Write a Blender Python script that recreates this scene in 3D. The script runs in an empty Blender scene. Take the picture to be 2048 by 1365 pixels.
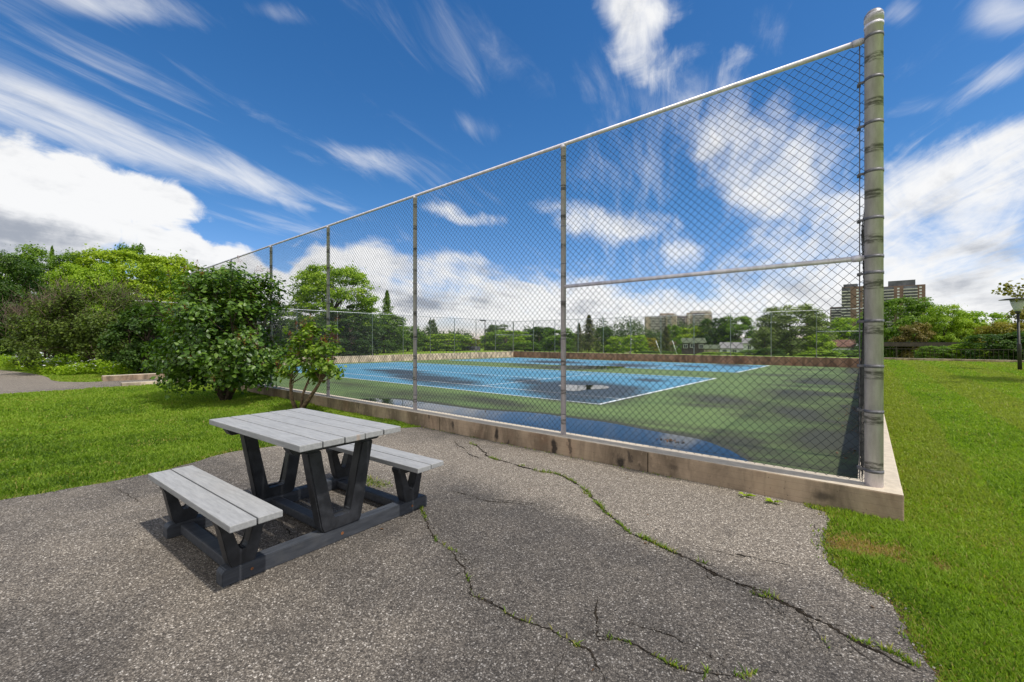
import bpy, bmesh, math, random
import numpy as np
from mathutils import Vector, Matrix
R = math.radians
rng = np.random.default_rng(7); random.seed(7)
scene = bpy.context.scene; col = scene.collection

# ------------------------------------------------------------------ camera
FPX, HC = 856.0, 1.40
TH = math.atan(709 / 856.0); CT, ST = math.cos(TH), math.sin(TH)
cam_d = bpy.data.cameras.new("camera"); cam = bpy.data.objects.new("camera", cam_d); col.objects.link(cam)
cam_d.sensor_width = 36; cam_d.lens = 36 * FPX / 2048; cam_d.clip_end = 6000; cam_d.clip_start = 0.05
cam.location = (0, 0, HC); cam.rotation_euler = (R(90), 0, TH)
scene.camera = cam

# ------------------------------------------------------------------ sun, exposure
SUN_EL, SUN_AZ = 63.0, 5.0            # azimuth counted from +X towards +Y
sd = bpy.data.lights.new("sun", "SUN"); sun = bpy.data.objects.new("sun", sd); col.objects.link(sun)
sd.energy = 3.1; sd.angle = R(1.8); sd.color = (1.0, 0.955, 0.88)
sun.location = (30, 5, 60)
sv = Vector((math.cos(R(SUN_EL)) * math.cos(R(SUN_AZ)), math.cos(R(SUN_EL)) * math.sin(R(SUN_AZ)), math.sin(R(SUN_EL))))
sun.rotation_euler = sv.to_track_quat('Z', 'Y').to_euler()
vs = scene.view_settings; vs.view_transform = 'Standard'; vs.look = 'None'; vs.exposure = 0.45; vs.gamma = 1

def ray_of(px, py):
    r, u = (px - 1024) / FPX, (682.5 - py) / FPX
    d = np.array([r * CT - ST, r * ST + CT, u]); return d / np.linalg.norm(d)
def azel(px, py):
    d = ray_of(px, py); x = d[0] * CT + d[1] * ST; y = -d[0] * ST + d[1] * CT
    return math.atan2(x, y), math.asin(d[2])
def gp(px, py, z=0.0):                 # pixel of the photograph -> point on the level z
    Z = (HC - z) * FPX / (py - 682.0); r = (px - 1024) / FPX * Z
    return (r * CT - Z * ST, r * ST + Z * CT)
def pz(px, Z):                         # pixel column and depth -> plan position
    r = (px - 1024) / FPX * Z
    return (r * CT - Z * ST, r * ST + Z * CT)

# ------------------------------------------------------------------ node helper
class NT:
    def __init__(s, tree): s.t = tree; s.n = tree.nodes; s.l = tree.links
    def new(s, typ, inp=None, **kw):
        n = s.n.new(typ)
        for k, v in kw.items(): setattr(n, k, v)
        if inp:
            for k, v in inp.items(): s.put(n.inputs[k], v)
        return n
    def put(s, sock, v):
        if isinstance(v, bpy.types.NodeSocket): s.l.new(v, sock)
        elif isinstance(v, bpy.types.Node): s.l.new(v.outputs[0], sock)
        else:
            if hasattr(sock, 'default_value') and not isinstance(v, (int, float)) and sock.type == 'RGBA' and len(v) == 3: v = (*v, 1)
            sock.default_value = v
    def math(s, op, a, b=0.0, c=None, clamp=False):
        n = s.n.new('ShaderNodeMath'); n.operation = op; n.use_clamp = clamp
        s.put(n.inputs[0], a); s.put(n.inputs[1], b)
        if c is not None: s.put(n.inputs[2], c)
        return n.outputs[0]
    def mr(s, v, a, b, c=0.0, d=1.0, smooth=True):
        n = s.n.new('ShaderNodeMapRange'); n.interpolation_type = 'SMOOTHSTEP' if smooth else 'LINEAR'
        for i, x in enumerate((v, a, b, c, d)): s.put(n.inputs[i], x)
        return n.outputs[0]
    def mix(s, f, a, b, mode='MIX'):
        n = s.n.new('ShaderNodeMix'); n.data_type = 'RGBA'; n.blend_type = mode
        s.put(n.inputs[0], f); s.put(n.inputs[6], a); s.put(n.inputs[7], b); return n.outputs[2]
    def noise(s, vec, scale, detail=4, rough=.5, dist=0.0, out=0):
        n = s.n.new('ShaderNodeTexNoise'); s.put(n.inputs['Vector'], vec)
        n.inputs['Scale'].default_value = scale; n.inputs['Detail'].default_value = detail
        n.inputs['Roughness'].default_value = rough; n.inputs['Distortion'].default_value = dist
        return n.outputs[out]
    def mapping(s, vec, loc=(0, 0, 0), rot=(0, 0, 0), scale=(1, 1, 1), typ='TEXTURE'):
        n = s.n.new('ShaderNodeMapping'); n.vector_type = typ; s.put(n.inputs[0], vec)
        n.inputs[1].default_value = loc; n.inputs[2].default_value = rot; n.inputs[3].default_value = scale
        return n.outputs[0]
    def blob(s, vec, cx, cy, ang, a, b, amp=1.0, soft=0.0):
        m = s.mapping(vec, (cx, cy, 0), (0, 0, ang), (a, b, 1))
        ln = s.n.new('ShaderNodeVectorMath'); ln.operation = 'LENGTH'; s.l.new(m, ln.inputs[0])
        return s.mr(ln.outputs['Value'], 1.0, soft, 0.0, amp)
    def add(s, lst):
        acc = lst[0]
        for x in lst[1:]: acc = s.math('ADD', acc, x)
        return acc
    def ramp(s, f, stops):
        n = s.n.new('ShaderNodeValToRGB'); s.put(n.inputs[0], f); e = n.color_ramp.elements
        while len(e) < len(stops): e.new(0.5)
        for k, (p, c) in enumerate(stops): e[k].position = p; e[k].color = (*c, 1)
        return n.outputs[0]

# ------------------------------------------------------------------ world: Nishita sky with cloud layers
world = bpy.data.worlds.new("World"); scene.world = world; world.use_nodes = True
w = NT(world.node_tree); w.n.clear()
sky = w.new('ShaderNodeTexSky', sky_type='NISHITA', sun_disc=False, sun_elevation=R(SUN_EL), sun_rotation=R(90 - SUN_AZ))
sky.air_density = 1.0; sky.dust_density = 0.4; sky.ozone_density = 3.0; sky.altitude = 100
tc = w.new('ShaderNodeTexCoord').outputs['Generated']
gv = w.mapping(tc, rot=(0, 0, -TH), typ='POINT')
sep = w.new('ShaderNodeSeparateXYZ', {0: gv})
dx, dy, dz = sep.outputs
az = w.math('ARCTAN2', dx, dy); el = w.math('ARCSINE', dz)
ae = w.new('ShaderNodeCombineXYZ', {0: az, 1: el}).outputs[0]
# warp of the blob coordinates so that outlines are ragged
def vwarp(vec, src, scale, amt, detail=4):
    nz = w.noise(src, scale, detail, .55, out=1)
    sub = w.new('ShaderNodeVectorMath', {0: nz, 1: (.5, .5, .5)}, operation='SUBTRACT').outputs[0]
    sc = w.new('ShaderNodeVectorMath', {0: sub, 1: (amt, amt, 0)}, operation='MULTIPLY').outputs[0]
    return w.new('ShaderNodeVectorMath', {0: vec, 1: sc}, operation='ADD').outputs[0]
aec = vwarp(ae, gv, 5.0, .10)
# plane projection for high thin clouds, streaks run along the azimuth of photo column ~1330
dzz = w.math('ADD', w.math('MAXIMUM', dz, 0.0), 0.10)
pl = w.new('ShaderNodeCombineXYZ', {0: w.math('DIVIDE', dx, dzz), 1: w.math('DIVIDE', dy, dzz)}).outputs[0]
a0 = azel(1330, 600)[0]
plr = w.mapping(pl, rot=(0, 0, a0), typ='POINT')
pls = w.mapping(plr, scale=(1.0, .32, 1), typ='POINT')
plw = vwarp(pls, pls, .8, 1.0, 4)
def cb(vec, cx, cy, ex, ey, minor, amp=1.0, soft=0.0):
    a1, e1 = azel(cx, cy); a2, e2 = azel(ex, ey)
    L = math.hypot(a2 - a1, e2 - e1); ang = math.atan2(e2 - e1, a2 - a1)
    d = ray_of(cx, cy); d2 = ray_of(cx, cy + minor)
    return w.blob(vec, a1, e1, ang, L, math.acos(min(1, float(d @ d2))), amp, soft)
CUM = [  # puffy and layered clouds: centre, end of the long axis, short radius, amount
 (100,430,440,425,150,1.5),(150,345,350,365,70,.8),(330,400,455,425,60,.6),(390,500,540,515,55,1.2),(-40,255,120,290,50,.7),
 (720,520,900,560,75,1.1),(900,590,1350,620,85,1.0),(1150,620,1700,630,75,1.1),(560,590,800,600,100,1.0),
 (1180,440,1450,458,66,1.05),(1300,450,1440,460,50,.5),(925,437,1080,462,32,1.0),(1355,503,1470,505,46,.95),(1060,500,1180,520,40,.45),
 (1500,270,1700,220,170,.82),(1620,330,1900,290,170,.85),(1500,380,1760,420,100,.72),(1440,260,1560,200,110,.35),(1380,290,1500,390,90,.45),(1470,130,1560,80,50,.35),
 (1900,380,2350,240,140,1.25),(2080,290,2400,180,120,.9),(1850,490,2350,440,170,1.3),(1650,560,2250,540,130,1.1),(1950,610,2300,610,120,1.2),
 (1255,40,1330,150,120,.85),(1310,140,1440,190,75,.60),(1290,0,1460,20,95,.7),(1420,120,1560,150,60,.25),
 (60,600,600,620,100,1.2),(-250,450,0,450,240,1.4),(820,620,2000,650,42,.9),(1000,570,1600,590,75,.75),(860,530,1100,560,70,.6),(1560,450,1800,440,90,.5)]
CIR = [
 (330,325,800,440,80,.60),(560,375,800,430,50,.40),(120,230,640,360,90,.50),(60,190,350,280,80,.40),(300,20,560,60,70,.62),(150,0,380,20,60,.5),
 (545,25,650,45,40,.5),(740,320,860,350,48,.66),(960,255,1090,275,48,.38),(900,90,1100,130,130,.16),(1000,330,1350,340,120,.10),
 (540,445,740,490,34,.45),(1190,180,1560,160,120,.28),(1420,190,1600,110,80,.35),(1540,75,1600,120,60,.30),(1800,25,1880,-20,50,.75),(2010,20,2160,40,70,.75),
 (1990,150,2140,125,50,.50),(1820,215,2000,175,40,.40),(150,110,760,250,90,.30),(1380,520,1680,560,80,.45),(1250,330,1450,430,170,.45),(1100,560,1500,560,80,.4),(600,200,900,420,120,.02)]
HOLE = [(1390,585,1480,600,28,.8),(1130,512,1260,530,26,.45),(1330,540,1400,548,16,.3),(830,505,900,515,22,.6),(540,520,600,540,24,.3),(1850,590,2000,600,20,.0),(640,470,740,500,26,.3)]
cumf = w.add([cb(aec, *b) for b in CUM])
hole = w.add([cb(aec, *b) for b in HOLE if b[-1] > 0])
cirf = w.add([cb(ae, *b) for b in CIR])
n_big = w.noise(gv, 5.5, 9, .60, .2)
n_puf = w.noise(gv, 13.0, 8, .60, .9)
n_str = w.noise(plw, 2.6, 9, .62, .35)
n_fine = w.noise(w.mapping(plw, scale=(1.0, .5, 1), typ='POINT'), 10.0, 7, .65, .25)
n_plane = w.noise(w.mapping(plr, scale=(1.3, .60, 1), typ='POINT'), 2.4, 9, .62, .3)
# unseen clouds over the rest of the dome, boosted as neutral fill light
back = w.mr(w.math('ABSOLUTE', az), 1.0, 1.6, 0.0, .85)
cumf = w.math('SUBTRACT', w.math('ADD', w.math('MINIMUM', cumf, 1.08), back), hole)
lowhaze = w.mr(el, .17, .02, 0.0, .50)
cn_ = w.math('ADD', w.math('ADD', w.math('MULTIPLY', n_big, .36), w.math('MULTIPLY', n_puf, .38)), w.math('MULTIPLY', n_plane, .26))
azx = az
cbase = w.math('ADD', w.math('ADD', w.math('ADD', cumf, lowhaze), w.math('MULTIPLY', w.math('SUBTRACT', cn_, .5), 3.2)), w.math('MULTIPLY', w.math('SUBTRACT', w.math('ADD', w.math('MULTIPLY', n_str, .5), w.math('MULTIPLY', n_fine, .5)), .5), w.math('SUBTRACT', w.mr(az, -.5, -.1, 0.0, 1.7), w.mr(az, 1.5, 2.7, 0.0, 1.7))))
cum = w.mr(cbase, .32, w.math('SUBTRACT', w.mr(azx, -.50, -.15, .74, 1.45), w.mr(azx, 1.5, 2.7, 0.0, .71)), 0, .97)
cir = w.mr(w.math('ADD', w.math('MINIMUM', cirf, .9), w.math('MULTIPLY', w.math('SUBTRACT', w.math('ADD', w.math('MULTIPLY', n_str, .6), w.math('MULTIPLY', n_fine, .4)), .5), 3.0)), .14, 1.40, 0, .84)
cov = w.math('SUBTRACT', 1.0, w.math('MULTIPLY', w.math('SUBTRACT', 1.0, cum), w.math('SUBTRACT', 1.0, cir)))
GRY = [(60,480,330,480,80,.9),(-40,440,120,430,70,.6),(1950,600,2250,600,75,.8),(1700,610,1900,600,45,.5),(1500,560,1750,590,40,.5),(850,600,1100,620,35,.65),
       (1040,560,1200,580,25,.45),(1600,600,1700,600,30,.4),(2000,500,2200,480,60,.45),(1120,468,1300,480,18,.5),(640,590,760,600,40,.5),(1900,420,2100,380,40,.3)]
gryf = w.add([cb(aec, *b) for b in GRY])
n_sh = w.noise(w.mapping(gv, loc=(.02, .0, .035), typ='POINT', scale=(1, 1, 1.8)), 8.0, 9, .62, .3)
thick = w.math('ADD', w.mr(cbase, .9, 2.1, 0.0, .25), w.math('MULTIPLY', w.math('SUBTRACT', n_plane, .5), w.math('ADD', w.mr(az, .3, .6, 1.5, .9), w.mr(az, 1.5, 2.7, 0.0, .6))))
shade = w.mr(w.math('ADD', w.math('ADD', gryf, thick), w.math('MULTIPLY', w.math('SUBTRACT', n_sh, .5), 2.6)), .0, 1.25)
ccol = w.mix(shade, (1.0, 1.0, 1.0), (.40, .43, .49))
# deeper, more saturated blue as on the photograph (polarised look), still the Nishita sky underneath
hs = w.new('ShaderNodeHueSaturation', {'Saturation': 1.30, 'Value': .83, 'Color': sky.outputs[0]})
skc = w.mix(1.0, hs.outputs[0], w.mix(w.mr(el, .0, .35), (1.05, .93, 1.12), (.86, .93, 1.0)), 'MULTIPLY')
bg1 = w.new('ShaderNodeBackground', {0: skc, 1: 0.12})
bg2 = w.new('ShaderNodeBackground', {0: ccol, 1: 0.71})
mx = w.new('ShaderNodeMixShader', {0: w.math('MULTIPLY', cov, w.mr(dz, -.06, -.03, 0.0, 1.0)), 1: bg1.outputs[0], 2: bg2.outputs[0]})
wo = w.new('ShaderNodeOutputWorld', {0: mx.outputs[0]})
world.cycles.sampling_method = 'MANUAL'; world.cycles.sample_map_resolution = 512

# ------------------------------------------------------------------ mesh helpers
def tag(o, label=None, cat=None, group=None, kind=None):
    for k, v in (('label', label), ('category', cat), ('group', group), ('kind', kind)):
        if v: o[k] = v
    return o
def empty(name, loc=(0, 0, 0), rz=0):
    o = bpy.data.objects.new(name, None); o.location = loc; o.rotation_euler = (0, 0, rz); o.empty_display_size = .2
    col.objects.link(o); return o
def link(name, me, m=None, parent=None):
    o = bpy.data.objects.new(name, me)
    if m is not None and not me.materials: me.materials.append(m)
    col.objects.link(o)
    if parent is not None: o.parent = parent
    return o
def npmesh(name, V, F, attr=None, smooth=False, mi=None):
    """V (n,3), F (m,k) equal-sided faces"""
    V = np.asarray(V, np.float32); F = np.asarray(F, np.int32); m, k = F.shape
    me = bpy.data.meshes.new(name)
    me.vertices.add(len(V)); me.vertices.foreach_set('co', V.ravel())
    me.loops.add(m * k); me.loops.foreach_set('vertex_index', F.ravel())
    me.polygons.add(m); me.polygons.foreach_set('loop_start', np.arange(0, m * k, k, dtype=np.int32))
    me.update(calc_edges=True)
    if smooth: me.polygons.foreach_set('use_smooth', np.ones(m, bool))
    if mi is not None: me.polygons.foreach_set('material_index', np.asarray(mi, np.int32))
    for an, av in (attr or {}).items():
        a = me.attributes.new(an, 'FLOAT', 'POINT'); a.data.foreach_set('value', np.asarray(av, np.float32))
    return me
class MB:
    """collects shapes in a bmesh; build() links them as ONE mesh object"""
    def __init__(s): s.bm = bmesh.new()
    def box(s, x0, x1, y0, y1, z0, z1, bev=0, rot=None, seg=2):
        r = bmesh.ops.create_cube(s.bm, size=1)
        M = Matrix.Translation(((x0 + x1) / 2, (y0 + y1) / 2, (z0 + z1) / 2)) @ (rot or Matrix.Identity(4)) @ Matrix.Diagonal((abs(x1 - x0), abs(y1 - y0), abs(z1 - z0), 1))
        bmesh.ops.transform(s.bm, matrix=M, verts=r['verts'])
        if bev:
            es = list({e for v in r['verts'] for e in v.link_edges})
            bmesh.ops.bevel(s.bm, geom=es, offset=bev, segments=seg, affect='EDGES', profile=.6)
        return s
    def prism(s, pts, axis, a, b, bev=0):
        """polygon pts in the plane perpendicular to axis ('x': (y,z), 'y': (x,z), 'z': (x,y)), from a to b"""
        def P(u, v, t): return {'x': (t, u, v), 'y': (u, t, v), 'z': (u, v, t)}[axis]
        A = [s.bm.verts.new(P(u, v, a)) for u, v in pts]; B = [s.bm.verts.new(P(u, v, b)) for u, v in pts]
        fs = [s.bm.faces.new(A), s.bm.faces.new(B[::-1])]
        n = len(pts)
        for i in range(n): fs.append(s.bm.faces.new((A[i], B[i], B[(i + 1) % n], A[(i + 1) % n])))
        if bev: bmesh.ops.bevel(s.bm, geom=list({e for f in fs for e in f.edges}), offset=bev, segments=2, affect='EDGES')
        return s
    def tube(s, pts, rad, n=10, cap=True):
        pts = [Vector(p) for p in pts]; rad = rad if hasattr(rad, '__len__') else [rad] * len(pts)
        rings = []; up = None
        for i, p in enumerate(pts):
            t = (pts[min(i + 1, len(pts) - 1)] - pts[max(i - 1, 0)]).normalized()
            if up is None: up = Vector((0, 0, 1)) if abs(t.z) < .9 else Vector((1, 0, 0))
            a = t.cross(up).normalized(); b = a.cross(t).normalized(); up = b
            rings.append([s.bm.verts.new(p + (a * math.cos(2 * math.pi * k / n) + b * math.sin(2 * math.pi * k / n)) * rad[i]) for k in range(n)])
        for i in range(len(rings) - 1):
            for k in range(n):
                f = s.bm.faces.new((rings[i][k], rings[i][(k + 1) % n], rings[i + 1][(k + 1) % n], rings[i + 1][k])); f.smooth = True
        if cap: s.bm.faces.new(rings[0][::-1]); s.bm.faces.new(rings[-1])
        return s
    def lathe(s, prof, n=24, c=(0, 0)):
        rings = [[s.bm.verts.new((c[0] + r * math.cos(2 * math.pi * k / n), c[1] + r * math.sin(2 * math.pi * k / n), z)) for k in range(n)] for r, z in prof]
        for i in range(len(rings) - 1):
            for k in range(n):
                f = s.bm.faces.new((rings[i][k], rings[i][(k + 1) % n], rings[i + 1][(k + 1) % n], rings[i + 1][k])); f.smooth = True
        s.bm.faces.new(rings[0][::-1]); s.bm.faces.new(rings[-1]); return s
    def build(s, name, m, parent=None):
        bmesh.ops.recalc_face_normals(s.bm, faces=s.bm.faces)
        me = bpy.data.meshes.new(name); s.bm.to_mesh(me); s.bm.free()
        return link(name, me, m, parent)

# ------------------------------------------------------------------ materials
def mat(name, fn, rough=.6, spec=.5, metal=0.0):
    m = bpy.data.materials.new(name); m.use_nodes = True; t = NT(m.node_tree)
    b = t.n['Principled BSDF']; b.inputs['Roughness'].default_value = rough; b.inputs['Metallic'].default_value = metal
    b.inputs['Specular IOR Level'].default_value = spec
    t.b = b; t.pos = t.new('ShaderNodeNewGeometry').outputs['Position']; t.obj = t.new('ShaderNodeTexCoord').outputs['Object']
    c = fn(t)
    if c is not None: t.put(b.inputs['Base Color'], c)
    return m
def bump(t, h, strength=.3, dist=.01, prev=None):
    n = t.new('ShaderNodeBump', {'Height': h, 'Strength': strength, 'Distance': dist})
    if prev is not None: t.put(n.inputs['Normal'], prev)
    t.put(t.b.inputs['Normal'], n.outputs[0]); return n.outputs[0]
def flat(name, c, rough=.6, var=.15, scale=8, spec=.4, metal=0, bmp=0.0):
    def fn(t):
        n = t.noise(t.obj, scale, 5, .6)
        if bmp: bump(t, n, bmp, .01)
        d = tuple(x * (1 - var) for x in c); e = tuple(min(1, x * (1 + var)) for x in c)
        return t.mix(t.mr(n, .3, .7), d, e)
    return mat(name, fn, rough, spec, metal)

def m_asphalt():
    def fn(t):
        P = t.pos
        warp = t.noise(P, 30, 2, .5, out=1)
        Pw = t.new('ShaderNodeVectorMath', {0: P, 1: t.new('ShaderNodeVectorMath', {0: warp, 1: (.012,) * 3}, operation='MULTIPLY').outputs[0]}, operation='ADD').outputs[0]
        v1 = t.new('ShaderNodeTexVoronoi', {'Vector': Pw, 'Scale': 125.0, 'Randomness': 1.0})
        v2 = t.new('ShaderNodeTexVoronoi', {'Vector': Pw, 'Scale': 240.0})
        s1 = t.new('ShaderNodeSeparateColor', {0: v1.outputs['Color']}); s2 = t.new('ShaderNodeSeparateColor', {0: v2.outputs['Color']})
        stone = t.ramp(s1.outputs[0], [(0, (.035, .032, .03)), (.35, (.085, .077, .068)), (.62, (.16, .143, .125)), (.86, (.26, .243, .22)), (1, (.46, .44, .415))])
        stone2 = t.ramp(s2.outputs[1], [(0, (.04, .036, .033)), (.5, (.115, .104, .092)), (.88, (.22, .20, .175)), (1, (.40, .37, .34))])
        gap = t.mr(v1.outputs['Distance'], .35, .62, 0, 1)
        c = t.mix(t.mr(s1.outputs[1], .45, .55), stone, stone2)
        c = t.mix(t.math('MULTIPLY', gap, .55), c, (.045, .04, .036))
        # worn tone: pale dry strip by the wall, darker worn field, patches
        big = t.noise(P, .55, 5, .6, .4); med = t.noise(P, 2.6, 6, .65, .3)
        wall = t.add([t.blob(P, *cxy, ang, a, b, amp, .35) for cxy, ang, a, b, amp in
             [((-1.6, 3.75), R(-2), 3.4, 1.15, 1.15), ((-5.2, 2.9), R(0), 2.6, 1.7, .65), ((-4.6, .2), R(20), 2.6, 1.3, .30), ((-25, -1), 0.0, 14, 7, .8), ((-2.2, .75), R(10), 1.0, .7, .25)]])
        tone = t.math('ADD', t.math('ADD', wall, t.math('MULTIPLY', t.math('SUBTRACT', big, .5), 1.1)), t.math('MULTIPLY', t.math('SUBTRACT', med, .5), 1.15))
        c = t.mix(t.mr(tone, -.25, .9), t.mix(1.0, c, (.72, .70, .685), 'MULTIPLY'), t.mix(1.0, c, (1.72, 1.62, 1.47), 'MULTIPLY'))
        st = t.noise(P, .9, 6, .7, .8)
        c = t.mix(t.mr(st, .60, .72, 0, .35), c, (.05, .042, .036))
        h = t.math('ADD', t.math('MULTIPLY', t.math('SUBTRACT', .6, v1.outputs['Distance']), 1.0), t.math('MULTIPLY', s1.outputs[2], .6))
        b1 = bump(t, h, .55, .004); bump(t, med, .25, .05, b1)
        return c
    return mat('asphalt', fn, .85, .25)
M_asphalt = m_asphalt()
def m_ground():
    def fn(t):
        P = t.pos
        a = t.noise(P, 1.1, 6, .6, .5); b = t.noise(P, 14, 5, .7); f = t.noise(P, 70, 4, .7)
        c = t.mix(t.mr(a, .3, .7), (.13, .22, .016), (.22, .32, .026))
        sp = t.new('ShaderNodeSeparateXYZ', {0: P}).outputs
        stripe = t.math('SINE', t.math('ADD', t.math('MULTIPLY', sp[0], 2.9), t.math('MULTIPLY', a, 2.2)))
        c = t.mix(t.mr(stripe, -.5, .7, 0, .38), c, (.27, .33, .03))
        c = t.mix(t.mr(b, .45, .75, 0, .35), c, (.045, .085, .010))
        c = t.mix(t.mr(f, .5, .8, 0, .45), c, (.03, .06, .008))
        c = t.mix(t.mr(t.noise(P, 3.1, 6, .7, .6), .60, .75, 0, .4), c, (.22, .20, .04))
        bump(t, t.math('ADD', f, b), .6, .03); return c
    return mat('lawn_soil', fn, .9, .15)
M_ground = m_ground()
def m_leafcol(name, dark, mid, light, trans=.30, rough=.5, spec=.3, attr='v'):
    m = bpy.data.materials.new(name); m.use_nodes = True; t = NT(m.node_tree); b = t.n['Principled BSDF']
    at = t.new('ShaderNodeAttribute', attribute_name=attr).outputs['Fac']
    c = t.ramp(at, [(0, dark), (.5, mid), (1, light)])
    t.put(b.inputs['Base Color'], c); b.inputs['Roughness'].default_value = rough; b.inputs['Specular IOR Level'].default_value = spec
    tr = t.new('ShaderNodeBsdfTranslucent', {0: t.mix(1.0, c, (1.15, 1.25, .55), 'MULTIPLY')})
    mxs = t.new('ShaderNodeMixShader', {0: trans, 1: b.outputs[0], 2: tr.outputs[0]})
    t.l.new(mxs.outputs[0], t.n['Material Output'].inputs[0]); return m
def m_grass():
    m = m_leafcol('grass_blades', (.060, .125, .014), (.26, .385, .034), (.56, .62, .10), .48, .55, .25)
    t = NT(m.node_tree); rmp = [n for n in t.n if n.type == 'VALTORGB'][0]
    e = rmp.color_ramp.elements.new(.93); e.color = (.30, .33, .06, 1)
    e2 = rmp.color_ramp.elements[-1]; e2.color = (.42, .30, .12, 1)
    return m
M_grass = m_grass()
def m_concrete(name, top=(.58, .50, .39), side=(.31, .235, .165), rust=(.24, .115, .065), rustamt=.35, blots=()):
    def fn(t):
        P = t.obj
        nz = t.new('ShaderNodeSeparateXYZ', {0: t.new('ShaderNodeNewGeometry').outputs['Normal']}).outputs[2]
        st = t.mapping(P, scale=(1, 1, .45), typ='POINT')
        n1 = t.noise(st, 2.2, 7, .65, .4); n2 = t.noise(P, 14, 6, .65); n3 = t.noise(P, 90, 3, .6)
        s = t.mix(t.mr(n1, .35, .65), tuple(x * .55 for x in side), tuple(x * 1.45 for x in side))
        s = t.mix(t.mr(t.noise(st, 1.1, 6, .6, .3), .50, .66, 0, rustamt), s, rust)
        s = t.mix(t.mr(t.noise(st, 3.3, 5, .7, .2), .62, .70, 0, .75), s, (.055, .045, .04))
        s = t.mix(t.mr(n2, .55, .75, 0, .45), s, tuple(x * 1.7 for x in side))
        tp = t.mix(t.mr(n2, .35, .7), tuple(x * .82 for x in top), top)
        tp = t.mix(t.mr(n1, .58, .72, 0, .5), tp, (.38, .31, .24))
        if blots:
            sp = t.new('ShaderNodeSeparateXYZ', {0: P}).outputs; xz = t.new('ShaderNodeCombineXYZ', {0: t.math('ADD', sp[0], t.math('MULTIPLY', t.noise(P, 9, 4, .6), .10)), 1: t.math('ADD', sp[2], t.math('MULTIPLY', t.noise(P, 12, 3, .6), .08))}).outputs[0]
            bl = t.add([t.blob(xz, *q, .0, *r_, a_, .2) for q, r_, a_ in blots]); s = t.mix(t.math('MINIMUM', bl, .9), s, (.03, .026, .024))
        line_ = t.math('FRACT', t.math('MULTIPLY', t.new('ShaderNodeSeparateXYZ', {0: P}).outputs[2], 17.0)); s = t.mix(t.mr(line_, .10, .0, 0, .35), s, tuple(x * .45 for x in side))
        s = t.mix(t.mr(t.noise(t.mapping(P, scale=(1, 1, .2), typ='POINT'), 7, 5, .7), .55, .72, 0, .5), s, tuple(x * .5 for x in side))
        pits = t.new('ShaderNodeTexVoronoi', {'Vector': P, 'Scale': 22.0}).outputs['Distance']
        s = t.mix(t.mr(pits, .10, .05, 0, .8), s, (.03, .025, .02))
        bump(t, t.math('ADD', t.math('ADD', n2, t.math('MULTIPLY', n3, .5)), t.mr(pits, .04, .12, 0, 1)), .5, .008)
        return t.mix(t.mr(nz, .5, .9), s, tp)  # vertical faces browner than tops: shade blended into the stain colour
    return mat(name, fn, .88, .2)
YW0 = 4.40
_b = []
for px_, py_, rx_, rz_, am_ in ((993, 868, .05, .13, 1.2), (1108, 895, .06, .14, 1.3), (1240, 925, .07, .10, 1.0), (1648, 992, .10, .06, .7), (905, 850, .05, .10, .8), (1345, 935, .09, .05, .5)):
    r_ = (px_ - 1024) / FPX; Z_ = YW0 / (CT + ST * r_); X_ = Z_ * (-ST + CT * r_); z_ = HC - (py_ - 682) * Z_ / FPX; _b.append(((X_ + .05, z_ + .04), (rx_, rz_), am_))
M_conc = m_concrete('weathered_shade_toned_concrete', blots=_b)
M_concL = m_concrete('pale_sun_toned_concrete', (.42, .37, .30), (.50, .41, .31), (.36, .24, .15), .3)  # left wall faces lightened, sunlight put into the colour
M_concR = m_concrete('reddish_shade_toned_concrete', (.50, .44, .37), (.30, .185, .125), (.22, .10, .06), .5)  # far wall faces darkened to red brown, shade put into the colour
def m_galv():
    def fn(t):
        P = t.obj
        n1 = t.noise(t.mapping(P, scale=(1, 1, .25), typ='POINT'), 18, 6, .6); n2 = t.noise(P, 140, 2, .5)
        z = t.new('ShaderNodeSeparateXYZ', {0: P}).outputs[2]
        c = t.mix(t.mr(n1, .3, .7), (.58, .54, .60), (.81, .77, .84))
        c = t.mix(t.mr(n2, .5, .7, 0, .12), c, (.25, .25, .25))
        # dark smeared rings left by old clamps
        ring = t.math('ABSOLUTE', t.math('SUBTRACT', t.math('FRACT', t.math('ADD', t.math('MULTIPLY', z, 2.74), t.math('MULTIPLY', t.noise(P, 3, 2), .10))), .5))
        c = t.mix(t.math('MULTIPLY', t.mr(ring, .12, .07), t.mr(t.noise(t.mapping(P, scale=(1, 1, 5), typ='POINT'), 12, 4, .7), .38, .58, 0, .85)), c, (.10, .10, .095))
        bump(t, n1, .15, .003)
        return c
    return mat('galvanised_steel', fn, .42, .5, .12)
M_galv = m_galv()
M_galvd = flat('dull_galvanised_fittings', (.13, .127, .14), .5, .3, 40, .4, .1)
M_wire = flat('chain_link_wire', (.040, .041, .044), .6, .2, 3, .25, .0)
M_wirel = flat('pale_chain_link_wire', (.24, .25, .26), .5, .2, 3, .4, .5)
M_galvl = flat('pale_galvanised_pipe', (.55, .56, .57), .45, .12, 6, .4, .3)
def m_plank():
    def fn(t):
        P = t.obj
        g = t.noise(t.mapping(P, scale=(.12, 1, 1), typ='POINT'), 55, 6, .65, .3); s = t.noise(P, 260, 3, .7); d = t.noise(P, 3.5, 6, .65, .4)
        c = t.mix(t.mr(g, .3, .72), (.265, .265, .265), (.36, .36, .357))
        c = t.mix(t.mr(s, .5, .72, 0, .35), c, (.27, .28, .30))
        c = t.mix(t.mr(d, .52, .70, 0, .30), c, (.33, .315, .30))
        c = t.mix(t.blob(P, .725, .02, 0, .02, .035, .9, .3), c, (.42, .20, .05))
        bump(t, t.math('ADD', g, s), .3, .002); return c
    return mat('grey_plastic_lumber', fn, .62, .35)
M_plank = m_plank()
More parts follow.
